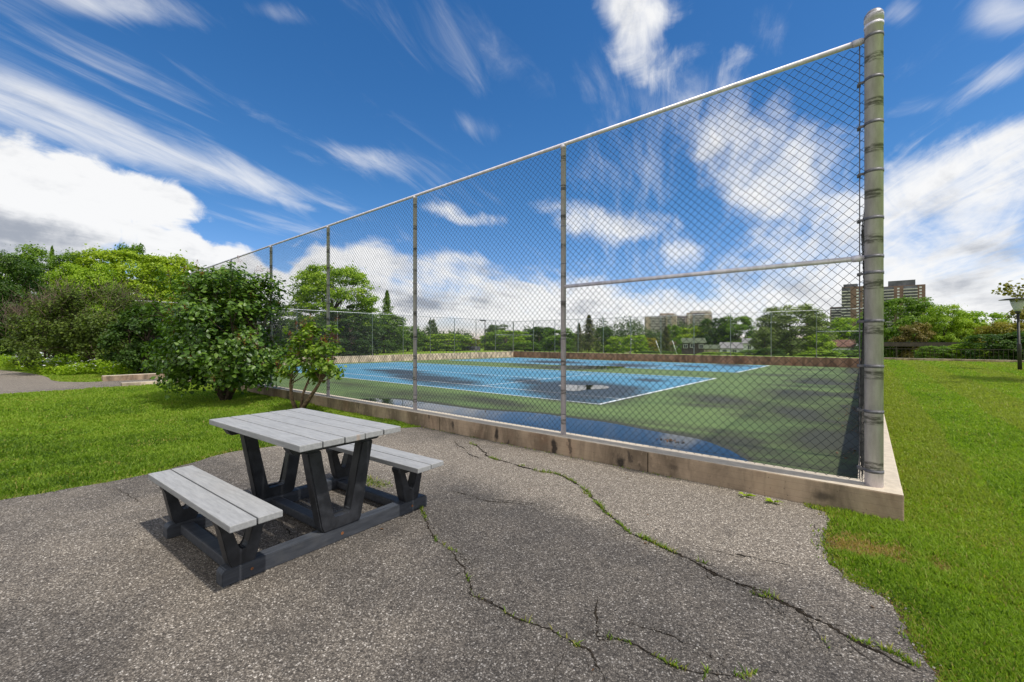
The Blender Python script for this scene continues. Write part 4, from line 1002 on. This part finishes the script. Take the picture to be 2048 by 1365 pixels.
# ------------------------------------------------------------------ near shrubs with branches and heart shaped leaves
def shrub(name, label, cat, base, size, seed, nstem, nleaf, leaf, kind, barkm, stem_r, lo=.12, seedheads=0, profile=None, cz=.55, lean=(0, 0), twigs=0, spread=.17, nclump=70, base_r=.12, hollow=.45, rag=.12):
    rg = np.random.default_rng(seed); W, D, H = size
    root = empty(name, (*base, 0)); tag(root, label, cat)
    prof = profile or (lambda z: math.sqrt(max(0, 1 - ((z - cz) / max(cz, 1 - cz)) ** 2)) ** .75)
    C = []
    while len(C) < nclump:
        z = rg.uniform(lo, .95); a = rg.uniform(0, 2 * np.pi); r = prof(z) * rg.uniform(hollow, .92) * .5 * (.86 + .14 * math.sin(3 * a + seed)) * rg.uniform(1 - rag, 1 + rag * .5)
        C.append(((r * math.cos(a) + lean[0] * z) * W, (r * math.sin(a) + lean[1] * z) * D, z * H))
    C = np.array(C)
    # stems and branches
    mb = MB(); R_ = random.Random(seed); tips = []
    stems = []
    for s in range(nstem):
        a = 2 * math.pi * s / nstem + R_.uniform(-.4, .4); b0 = Vector((math.cos(a) * base_r * .3, math.sin(a) * base_r * .3, -.02))
        t_ = Vector((math.cos(a) * W * .20 + lean[0] * W * .5, math.sin(a) * D * .20 + lean[1] * D * .5, H * R_.uniform(.45, .62)))
        m1 = b0.lerp(t_, .35) + Vector((R_.uniform(-.06, .06), R_.uniform(-.06, .06), 0)); m2 = b0.lerp(t_, .7) + Vector((R_.uniform(-.08, .08), R_.uniform(-.08, .08), 0))
        rr = stem_r * R_.uniform(.7, 1.1); mb.tube([b0, m1, m2, t_], [rr * 1.3, rr, rr * .75, rr * .45], 8); stems.append((m1, m2, t_, rr))
    for c in C:
        c = Vector(c); st_ = min(stems, key=lambda q: (q[2] - c).length + R_.uniform(0, .4)); q = R_.uniform(0, 1); s = st_[0].lerp(st_[1], q) if c.z < H * .45 else st_[1].lerp(st_[2], q)
        m_ = s.lerp(c, .55) + Vector((R_.uniform(-.1, .1), R_.uniform(-.1, .1), R_.uniform(-.05, .12)))
        mb.tube([s, m_, c], [st_[3] * .38, st_[3] * .22, st_[3] * .08], 5, False); tips.append((m_, c))
        for _ in range(4):
            e = c + Vector((R_.gauss(0, 1), R_.gauss(0, 1), R_.gauss(.3, .8))) * spread * .9 * min(W, H) * .4; mb.tube([m_.lerp(c, R_.uniform(.3, 1)), e], [st_[3] * .10, .003], 4, False)
    mb.build('stems', barkm, root)
    idx = rg.integers(0, len(C), nleaf); d = rg.normal(0, 1, (nleaf, 3)); d /= np.linalg.norm(d, axis=1)[:, None]
    sc = np.array([W, D, H]) / max(W, H); P = C[idx] + d * (rg.uniform(.05, 1, nleaf) ** .55 * spread * max(W, H) * .55 * rg.uniform(.6, 1.3, nleaf))[:, None] * np.array([1, 1, .8])
    P[:, 2] = np.maximum(P[:, 2], .06)
    ctr_ = np.array([lean[0] * W * .5, lean[1] * D * .5, H * .4]); out = P - ctr_; out /= np.linalg.norm(out, axis=1)[:, None]
    N_ = out * .55 + d * .3 + rg.normal(0, .45, (nleaf, 3)) + np.array([0, 0, .55])
    v = np.clip(.42 + rg.normal(0, .17, nleaf) + rg.normal(0, .08, len(C))[idx], 0, 1)
    V, F, A = leafquads(P, N_, leaf * rg.uniform(.6, 1.25, nleaf), v, rg, heart=True)
    link('foliage', npmesh('foliage', V, F, {'v': A}), kind if not isinstance(kind, str) else fol(kind), root)
    if seedheads:
        Vs, Fs, As = [], [], []; n0 = 0
        for _ in range(seedheads):
            c = C[rg.integers(0, len(C))]; dd_ = rg.normal(0, 1, 3); dd_ /= np.linalg.norm(dd_); c = c + (dd_ * .5 + (c - ctr_) / np.linalg.norm(c - ctr_)) * spread * .55 * min(W, H)
            n = 60; t_ = rg.uniform(0, 1, n); P2 = c + np.stack([rg.normal(0, .028, n) * (1.3 - t_), rg.normal(0, .028, n) * (1.3 - t_), t_ * .16], 1)
            V, F, A = leafquads(P2, rg.normal(0, 1, (n, 3)), rg.uniform(.010, .020, n), rg.uniform(0, 1, n), rg); Vs.append(V); Fs.append(F + n0); As.append(A); n0 += len(V)
        link('seed_heads', npmesh('seed_heads', np.concatenate(Vs), np.concatenate(Fs), {'v': np.concatenate(As)}), M_seed, root)
    if twigs:
        mb = MB()
        for _ in range(twigs):
            c = Vector(C[rg.integers(0, len(C))]);
            if c.z < H * .6: continue
            p = c + Vector(rg.normal(0, .25, 3)); p2 = p + Vector((R_.gauss(0, .25), R_.gauss(0, .25), R_.uniform(.25, .7)))
            mb.tube([p, p.lerp(p2, .5) + Vector((R_.gauss(0, .05), R_.gauss(0, .05), 0)), p2], [.008, .006, .003], 3, False)
        mb.build('bare_twigs', M_twig, root)
    return root
M_seed = m_leafcol('dry_seed_heads', (.07, .018, .008), (.21, .045, .018), (.36, .10, .04), .1, .8)
M_twig = flat('bare_twig_bark', (.16, .11, .085), .9, .3, 10)
M_lilac = m_leafcol('lilac_leaves', (.030, .075, .006), (.09, .175, .014), (.22, .33, .04), .30, .42, .45)
M_lilac2 = m_leafcol('young_lilac_leaves', (.06, .12, .008), (.15, .25, .016), (.32, .40, .05), .35, .45, .4)
bA = gp(452, 803)
shrub('lilac_bush', 'big leafy lilac bush with brown seed heads on the left lawn', 'bush', bA, (4.9, 3.3, 3.02), 41, 7, 18500, .080, M_lilac, M_bark, .046, lo=.15, seedheads=110, cz=.54, lean=(-.05, 0), spread=.135, nclump=165, hollow=.30, rag=.32)
bB = gp(597, 822)
shrub('young_lilac', 'small open lilac with twisted pale trunk between table and court wall', 'bush', (bB[0], min(bB[1], YW0 - .45)), (2.7, 1.1, 1.78), 52, 3, 2300, .070, M_lilac2, M_barkp, .036, lo=.40, seedheads=40, cz=.72, lean=(.32, .0), spread=.125, nclump=34, hollow=.2)
xb, yb = pz(205, 19.2)
shrub('arching_shrub', 'wide arching shrub with brown bare twigs on top behind the path', 'bush', (xb, yb), (4.8, 5.8, 3.85), 63, 8, 26000, .080, 'shrub', M_bark, .05, lo=.14, cz=.42, twigs=1500, spread=.18, nclump=130)
xb, yb = pz(285, 16.8)
shrub('dark_shrub', 'dark dense shrub hugging the ground behind the path slab', 'bush', (xb, yb), (3.0, 2.6, 2.9), 64, 6, 14000, .08, 'dark', M_bark, .035, lo=.05, cz=.42, spread=.17, nclump=80)
xb, yb = pz(90, 20.5)
shrub('twiggy_shrub', 'twiggy brownish green shrub with a crooked dark trunk at far left', 'bush', (xb, yb), (3.2, 3.2, 3.1), 65, 4, 12000, .07, 'shrub', M_bark, .05, lo=.35, cz=.62, twigs=1300, spread=.17, nclump=70)

weed(1490, 993, 'broad leaved green weed at the foot of the stained brown wall', 9, .10)
weed(1548, 1006, 'flat dark green weed at the wall foot nearer the wall corner', 12, .075)
def litter():
    rg = np.random.default_rng(4); n = 900
    x = XW1 - .34 - np.abs(rg.normal(0, .13, n)); y = rg.uniform(4.8, 37, n); k = vnoise(x, y, 1.3, 71) > .45; x, y = x[k], y[k]
    c0 = gp(1345, 882, -.2); x = np.append(x, c0[0] + rg.normal(0, .12, 30)); y = np.append(y, c0[1] + rg.normal(0, .05, 30))
    x = np.append(x, rg.uniform(-14, -.5, 90)); y = np.append(y, rg.uniform(5.5, 30, 90)); n = len(x)
    V, F, A = leafquads(np.stack([x, y, court_z(x, y) + .022], 1), rg.normal(0, .3, (n, 3)) + np.array([0, 0, 1]), rg.uniform(.02, .06, n), rg.uniform(0, 1, n), rg)
    tag(link('leaf_litter', npmesh('leaf_litter', V, F, {'v': A}), fol('brown')), 'dry brown leaves scattered on the court and along its right wall', 'leaf litter', kind='stuff')
litter()
def grit():
    rg = np.random.default_rng(14); n = 1500
    L = [crack_lines[i][0] for i in range(12)]; L += [er_, er_, er_, er_]; P = np.concatenate([l[rg.integers(0, len(l), n // 12)] for l in L]) + rg.normal(0, .03, (n // 12 * 16, 2))
    n = len(P); V, F, A = leafquads(np.stack([P[:, 0], P[:, 1], np.full(n, ZA + .004)], 1), rg.normal(0, .8, (n, 3)) + np.array([0, 0, .6]), rg.uniform(.004, .013, n), rg.uniform(0, 1, n), rg, aspect=1)
    m = m_leafcol('loose_grit_stone', (.04, .036, .032), (.12, .11, .10), (.30, .28, .25), 0.0, .9)
    tag(link('loose_grit', npmesh('loose_grit', V, F, {'v': A}), m), 'loose crumbled grit along the cracks in the pavement', 'grit', kind='stuff')
    n = 26; X = rg.uniform(-6, 1, n); Y = rg.uniform(.6, 4.3, n); V, F, A = leafquads(np.stack([X, Y, np.full(n, ZA + .006)], 1), rg.normal(0, .25, (n, 3)) + np.array([0, 0, 1]), rg.uniform(.012, .035, n), rg.uniform(0, 1, n), rg)
    tag(link('fallen_leaves', npmesh('fallen_leaves', V, F, {'v': A}), fol('brown')), 'few small dry leaves lying on the pavement', 'leaf litter', kind='stuff')
grit()
# ground cover bed at far left, with white flowers
def bed():
    rg = np.random.default_rng(9); n = 26000
    x = rg.uniform(-36, -21.5, n); y = rg.uniform(1.3, 4.2, n) + (x + 22) * .16; k = ~inpoly(x, y, path_poly) & (vnoise(x, y, .8, 3) > .12) & (y < 4.3) & ((x < -24.3) | (y > 2.6)); x, y = x[k], y[k]; n = len(x)
    h = (.25 + .55 * vnoise(x, y, .7, 8)) * rg.uniform(.2, 1, n)
    V, F, A = leafquads(np.stack([x, y, h], 1), rg.normal(0, .5, (n, 3)) + np.array([0, 0, .8]), rg.uniform(.06, .14, n), np.clip(rg.normal(.5, .2, n), 0, 1), rg, aspect=.45)
    tag(link('ground_cover', npmesh('ground_cover', V, F, {'v': A}), fol('bright')), 'bright leafy ground cover in the bed behind the far left path', 'ground cover', kind='stuff')
    m = 1500; i = rg.integers(0, n, m); P = np.stack([x[i], y[i], h[i] + .12], 1); kk = vnoise(P[:, 0], P[:, 1], 1.3, 17) > .5; P = P[kk]; m = len(P)
    V, F, A = leafquads(P, rg.normal(0, .2, (m, 3)) + np.array([0, 0, 1]), rg.uniform(.07, .13, m), rg.uniform(0, 1, m), rg, aspect=.9)
    tag(link('white_flowers', npmesh('white_flowers', V, F, {'v': A}), M_white_paint), 'small white flower heads over the ground cover at far left', 'flowers', kind='stuff')
bed()

# tree just outside the right edge whose branch reaches into the picture
def edge_tree():
    x, y = pz(2200, 14.0); r = empty('tree', (x, y, 0)); tag(r, 'tree outside the right edge whose leafy branch hangs over the street lamp', 'tree')
    mb = MB(); bt = pz(2016, 13.2); tip = Vector((bt[0] - x, bt[1] - y, HC + (682 - 572) * 13.2 / FPX)); j = Vector((0, 0, 2.4)); t2p = pz(2012, 13.3); tip2 = Vector((t2p[0] - x, t2p[1] - y, HC + (682 - 585) * 13.3 / FPX))
    mb.tube([(0, 0, -.05), (.03, 0, 1.2), j, (.1, .05, 4.2), (.05, .1, 5.6)], [.17, .13, .11, .07, .02], 10)
    mb.tube([j, j.lerp(tip, .5) + Vector((0, 0, .25)), tip], [.05, .03, .008], 7); mb.tube([j.lerp(tip, .35), j.lerp(tip2, .6), tip2], [.03, .02, .006], 6)
    rg = np.random.default_rng(77); C = [[rg.normal(0, 1.0), rg.normal(0, 1.0), rg.uniform(3.0, 6.3)] for _ in range(90)]; C = [c for c in C if (lambda X, Y: 1024 + FPX * (X * CT + Y * ST) / (-X * ST + Y * CT))(x + c[0], y + c[1]) > 2150]
    for c in C: mb.tube([(.05, .05, min(5.2, c[2] * .8)), tuple(c)], [.03, .006], 5, False)
    mb.build('trunk', M_bark, r)
    P = np.array([C[i] for i in rg.integers(0, len(C), 5200)]) + rg.normal(0, .22, (5200, 3))
    Q = np.concatenate([np.array(tip)[None] + rg.normal(0, 1, (34, 3)) * (.12, .12, .06), np.array(tip2)[None] + rg.normal(0, 1, (38, 3)) * (.14, .14, .05), np.array(j.lerp(tip2, .85))[None] + rg.normal(0, .12, (30, 3)), np.array(j.lerp(tip, .85))[None] + rg.normal(0, .12, (24, 3))])
    P = np.concatenate([P, Q]); n = len(P)
    V, F, A = leafquads(P, rg.normal(0, .6, (n, 3)) + np.array([0, 0, .5]), rg.uniform(.06, .11, n), np.clip(rg.normal(.45, .2, n), 0, 1), rg, heart=True)
    link('crown', npmesh('crown', V, F, {'v': A}), fol('olive'), r)
edge_tree()

# ------------------------------------------------------------------ street lamp
lx, ly = gp(2040, 741)
lamp = empty('street_lamp', (lx, ly, 0)); tag(lamp, 'black street lamp with wide flat disc shade on the right lawn', 'street lamp')
M_lampm = flat('dark_bronze_paint', (.035, .032, .028), .5, .3, 8)
lean = Matrix.Rotation(R(-2.0), 4, Vector((CT * 0 - ST, CT, 0)))
def lput(mb, nm, m, par=None):
    o = mb.build(nm, m, par or lamp)
    if par is None: o.matrix_local = lean
    return o
lput(MB().lathe([(.074, -.02), (.074, 1.25), (.066, 1.28), (.050, 1.29), (.045, 2.70)], 20), 'pole', M_lampm)
lput(MB().lathe([(.055, 2.70), (.095, 2.74), (.10, 2.82)], 20), 'lamp_holder', M_lampm)
def m_glass():
    def fn(t): t.put(t.b.inputs['Transmission Weight'], .25); return (.66, .66, .65)
    return mat('frosted_lamp_glass', fn, .35)
M_lg = m_glass()
lput(MB().lathe([(.105, 2.821), (.155, 2.95), (.215, 3.15), (.255, 3.36)], 24), 'lamp_glass', M_lg)
lput(MB().lathe([(.25, 3.361), (.60, 3.375), (.60, 3.395), (.42, 3.43), (.12, 3.45)], 32), 'lamp_shade', M_lampm)
# floodlight pole beyond the left fence
fx, fy = pz(970, 60); fl = empty('floodlight_pole', (fx, fy, 0)); tag(fl, 'slim dark floodlight pole with a flat lamp head behind the far left fence', 'floodlight')
MB().tube([(0, 0, -1), (0, 0, 4.25)], .06, 8).build('pole', M_lampm, fl)
MB().box(-.75, .1, -.18, .18, 4.2, 4.34, .03).build('lamp_head', M_lampm, fl).rotation_euler = (0, 0, TH)
# low kerb wall at the back of the right lawn, canopy and railing
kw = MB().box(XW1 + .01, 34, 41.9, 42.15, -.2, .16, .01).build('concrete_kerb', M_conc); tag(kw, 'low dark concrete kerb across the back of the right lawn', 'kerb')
cn = empty('canopy', (0, 0, 0)); tag(cn, 'long low dark roofed canopy beyond the back of the right lawn', 'canopy')
c1 = Vector((*pz(1758, 56), 0)); c2 = Vector((*pz(1948, 52), 0)); dirn = (c2 - c1).normalized(); cn.location = (c1.x, c1.y, -.8); cn.rotation_euler = (0, 0, math.atan2(dirn.y, dirn.x)); LC = (c2 - c1).length
M_roofd = flat('dark_roofing', (.028, .024, .022), .6, .3, 2); M_brownm = flat('dark_brown_steel', (.05, .038, .03), .6, .3, 3)
MB().box(0, LC, 0, 4.5, 1.98, 2.05).build('roof', M_roofd, cn); MB().box(-.05, LC + .05, -.06, -.001, 1.5, 1.977).build('fascia', M_brownm, cn)
for k in range(6): MB().box(k * LC / 5 - .06, k * LC / 5 + .06, .1, .22, -.8, 1.98).build('post', M_brownm, cn)
rl = empty('railing', (1.0, 43.2, 0)); tag(rl, 'thin black metal railing behind the back kerb of the right lawn', 'railing')
MB().box(0, 26, -.02, .02, .80, .84).build('top_rail', M_brownm, rl); MB().box(0, 26, -.015, .015, .1, .13).build('bottom_rail', M_brownm, rl)
b_ = MB(); [b_.box(x - .008, x + .008, -.008, .008, .131, .799) for x in np.arange(.15, 26, .22)]; b_.build('balusters', M_brownm, rl)

# ------------------------------------------------------------------ houses
def siding(name, c, s=7.0):
    def fn(t):
        z = t.new('ShaderNodeSeparateXYZ', {0: t.obj}).outputs[2]; f = t.math('FRACT', t.math('MULTIPLY', z, s)); n = t.noise(t.obj, 2, 4)
        cc = t.mix(t.mr(n, .3, .7), tuple(x * .88 for x in c), c); bump(t, f, .4, .02); return t.mix(t.mr(f, .0, .12, .35, 0), cc, tuple(x * .55 for x in c))
    return mat(name, fn, .7, .3)
M_sw = siding('white_siding', (.62, .64, .66)); M_sb = siding('dark_brown_siding', (.060, .048, .045)); M_sbe = siding('beige_siding', (.40, .34, .29))
M_rg = flat('green_grey_shingles', (.10, .12, .075), .9, .3, 3, .1, 0, .5); M_rr = flat('red_brown_shingles', (.15, .085, .062), .9, .3, 3, .1, 0, .5); M_rgr = flat('grey_shingles', (.21, .205, .20), .9, .25, 3, .1, 0, .5)
M_pane = flat('dark_window_glass', (.035, .045, .055), .12, .2, 2, .6); M_trim = flat('white_trim', (.70, .71, .72), .6, .05, 5)
M_ant = flat('dark_shingles', (.06, .06, .065), .9, .3, 3, .1, 0, .5)
def house(px0, px1, Z, eave, ridge, wallm, roofm, label, gable='side', wins=((.2, .6), (.5, .6), (.8, .6)), rot=0.0, floors=1, depth=8.0, chim=False):
    """gable='side': long eave faces the viewer; 'front': gable end faces the viewer"""
    xc, yc = pz((px0 + px1) / 2, Z); ph = math.atan(((px0 + px1) / 2 - 1024) / FPX); W = (px1 - px0) * Z / FPX * math.cos(ph); zg = float(gz(xc, yc)); ze = HC + (682 - eave) * Z / FPX - zg; zr = HC + (682 - ridge) * Z / FPX - zg
    r = empty('house', (xc, yc, zg), TH - ph + rot); tag(r, label, 'house'); h = W / 2; D = depth
    if gable == 'side':
        MB().prism([(0, 0), (D, 0), (D, ze), (D / 2, zr), (0, ze)], 'x', -h, h).build('wall', wallm, r)
        rf = MB(); o = .35; sl = (zr - ze) / (D / 2)
        rf.prism([(-o, ze - o * sl + .02), (D / 2, zr + .02), (D + o, ze - o * sl + .02), (D + o, ze - o * sl + .20), (D / 2, zr + .22), (-o, ze - o * sl + .20)], 'x', -h - o, h + o)
    else:
        MB().prism([(-h, 0), (h, 0), (h, ze), (0, zr), (-h, ze)], 'y', 0, D).build('wall', wallm, r)
        rf = MB(); o = .35; sl = (zr - ze) / h
        rf.prism([(-h - o, ze - o * sl + .02), (0, zr + .02), (h + o, ze - o * sl + .02), (h + o, ze - o * sl + .20), (0, zr + .22), (-h - o, ze - o * sl + .20)], 'y', -o, D + o)
    rfo = rf.build('roof', roofm, r)
    if chim: MB().box(h * .45, h * .45 + .8, D / 2 - .4, D / 2 + .4, zr - .8, zr + .9, .02).build('chimney', M_sbe, rfo)
    for u, v in wins:
        x = -h + u * W; z = v * ze; ww = min(1.3, W * .10 + .3)
        f = MB().box(x - ww / 2 - .1, x + ww / 2 + .1, -.05, .02, z - .65, z + .65, .01, seg=1).build('window', M_trim, r)
        pn = MB(); pn.box(x - ww / 2, x - .04, -.056, -.03, z - .55, z + .55); pn.box(x + .04, x + ww / 2, -.056, -.03, z - .55, z + .55); pn.build('pane', M_pane, f)
    return r
house(1361, 1411, 135, 686, 677, M_sb, M_rg, 'dark brown two storey house with mossy green grey roof', wins=((.2, .80), (.47, .84), (.82, .80)), chim=False, rot=R(6))
house(1408, 1438, 118, 698, 691, M_sbe, M_rg, 'low garage with green grey roof right of the brown house', wins=((.5, .55),), depth=6)
house(1340, 1362, 150, 690, 684, M_sbe, M_rr, 'beige house partly hidden left of the brown house', wins=((.6, .7),))
house(1439, 1488, 128, 697, 686, M_sw, M_rgr, 'white bungalow with grey roof right of the garage', wins=((.22, .72), (.62, .72)), rot=R(-4))
house(1486, 1528, 112, 687, 678, M_sw, M_rgr, 'white two storey house left of the large grey green tree', wins=((.3, .8), (.8, .8), (.3, .4)), chim=True, depth=7)
house(1496, 1530, 190, 672, 667, M_sbe, M_ant, 'house with dark grey roof showing above the white two storey house', wins=())
house(1652, 1706, 100, 694, 681, M_sw, M_rr, 'white bungalow with red brown roof left of the corner post', wins=((.25, .72), (.7, .72)), rot=R(-12))
house(1688, 1726, 122, 680, 667, M_sw, M_rr, 'white gable ended house behind the red roofed bungalow', gable='front', wins=((.5, .85),), rot=R(-20), depth=9)
house(1620, 1642, 125, 681, 672, M_sw, M_rgr, 'white house mostly hidden by the large grey green tree', wins=(), rot=R(10))
house(1240, 1262, 150, 692, 683, M_sbe, M_rgr, 'grey roofed house hidden behind the round bright bush', wins=())
sh_ = house(903, 956, 62, 703, 696, flat('grey_weathered_boards', (.13, .115, .12), .9, .4, 3, .1, 0, .5), M_ant, 'small grey boarded shed beyond the left fence', wins=(), depth=3); sh_['category'] = 'shed'; sh_.name = 'shed'
# two thin white leaning poles beyond the far wall
for px, lab in ((1317, 'thin white leaning pole left of the ragged spruce foot'), (1350, 'thin white leaning pole left of the brown house')):
    x, y = pz(px, 60); z = float(gz(x, y)); o = MB().tube([(-.38, 0, HC - z + .10), (.42, 0, -.1)], .045, 8).build('leaning_pole', M_trim)
    o.location = (x, y, z); o.rotation_euler = (0, 0, TH); tag(o, lab, 'pole', 'leaning poles beyond the far wall')

# ------------------------------------------------------------------ tower blocks
def brick(name, c):
    def fn(t):
        n = t.noise(t.obj, .08, 4, .6); return t.mix(t.mr(n, .3, .7), tuple(x * .88 for x in c), tuple(min(1, x * 1.1) for x in c))
    return mat(name, fn, .85, .2)
M_bb = brick('brown_brick', (.22, .145, .12)); M_bg = brick('beige_concrete_cladding', (.36, .30, .255)); M_bal = flat('pale_balcony_slabs', (.52, .50, .47), .8, .1, .3); M_rec = flat('dark_recessed_glazing', (.11, .115, .13), .35, .4, .15)
M_recb = flat('grey_recessed_glazing', (.16, .15, .165), .4, .3, .15)
def tower(px0, px1, Z, top, label, wallm, recm, bays, storey=2.85, rot=0.0, wincols=(), depth=20, pent=None, zg=-6.0):
    """bays: list of (u0, u1) fractions of the facade that are balcony stacks"""
    xc, yc = pz((px0 + px1) / 2, Z); ph = math.atan(((px0 + px1) / 2 - 1024) / FPX); W = (px1 - px0) * Z / FPX * math.cos(ph); Ht = HC + (682 - top) * Z / FPX - zg
    r = empty('apartment_tower', (xc, yc, zg), TH - ph + rot); tag(r, label, 'apartment tower'); h = W / 2; n = int(Ht / storey)
    MB().box(-h, h, 0, depth, 0, Ht).build('wall', wallm, r)
    lows = 4
    for u0, u1 in bays:
        x0, x1 = -h + u0 * W, -h + u1 * W
        rc = MB().box(x0, x1, -.12, -.001, 2, Ht - .6).build('glazing', recm, r)
        me = None
        for k in range(lows, n):
            z = k * storey
            if me is None:
                o = MB().box(x0 - .15, x1 + .15, -1.7, -.125, 0, .95).build('balcony', M_bal, r); me = o.data; o.location.z = z
            else: o = link('balcony', me, None, r); o.location.z = z
    me = None
    for u in wincols:
        x = -h + u * W
        for k in range(lows, n):
            if me is None: o = MB().box(-.85, .85, -.06, .02, 0, 1.35).build('window', M_trim, r); me = o.data
            else: o = link('window', me, None, r)
            o.location = (x, 0, k * storey + .9)
    if pent:
        u0, u1, hh, pm = pent; MB().box(-h + u0 * W, -h + u1 * W, depth * .2, depth * .8, Ht + .002, Ht + hh).build('penthouse', pm, r)
    return r
tower(1291, 1352, 760, 632, 'left beige tower block of balconies on the horizon', M_bg, M_recb, [(.16, .80)], rot=R(8), pent=(.5, .95, 5, M_bg))
tower(1332, 1352, 740, 629, 'narrow beige end tower right of the leftmost tower block', M_bg, M_recb, [(.15, .55)], rot=R(-6))
tower(1353, 1374, 800, 632, 'shaded narrow grey tower between the two beige tower blocks', M_bg, M_recb, [(.05, .85)], rot=R(20))
tower(1374, 1424, 770, 625, 'right beige tower block of balconies on the horizon', M_bg, M_recb, [(.22, .70)], rot=R(6), wincols=(.08,), pent=(.15, .98, 3.5, M_bal))
tower(1448, 1462, 900, 645, 'small far tower top between the dark trees', M_bal, M_recb, [(.1, .9)], pent=(.2, .9, 4, M_recb))
tower(1612, 1629, 620, 622, 'small far block behind the large grey green tree', M_bb, M_rec, [(.2, .85)])
tower(1660, 1686, 440, 614, 'lower stepped brown tower wing with dark balconies', M_bb, M_rec, [(.1, .98)], rot=R(-8), wincols=())
tower(1683, 1735, 405, 573, 'brown brick tower with balconies at its left left of the corner post', M_bb, M_rec, [(.0, .34)], wincols=(.62, .86), rot=R(-3), pent=(.05, .6, 3, M_rec))
tower(1764, 1850, 415, 571, 'brown brick tower with white balconies right of the corner post', M_bb, M_rec, [(.0, .27), (.50, .82)], wincols=(.38, .89), rot=R(2), pent=(.14, .78, 5.5, M_rec))
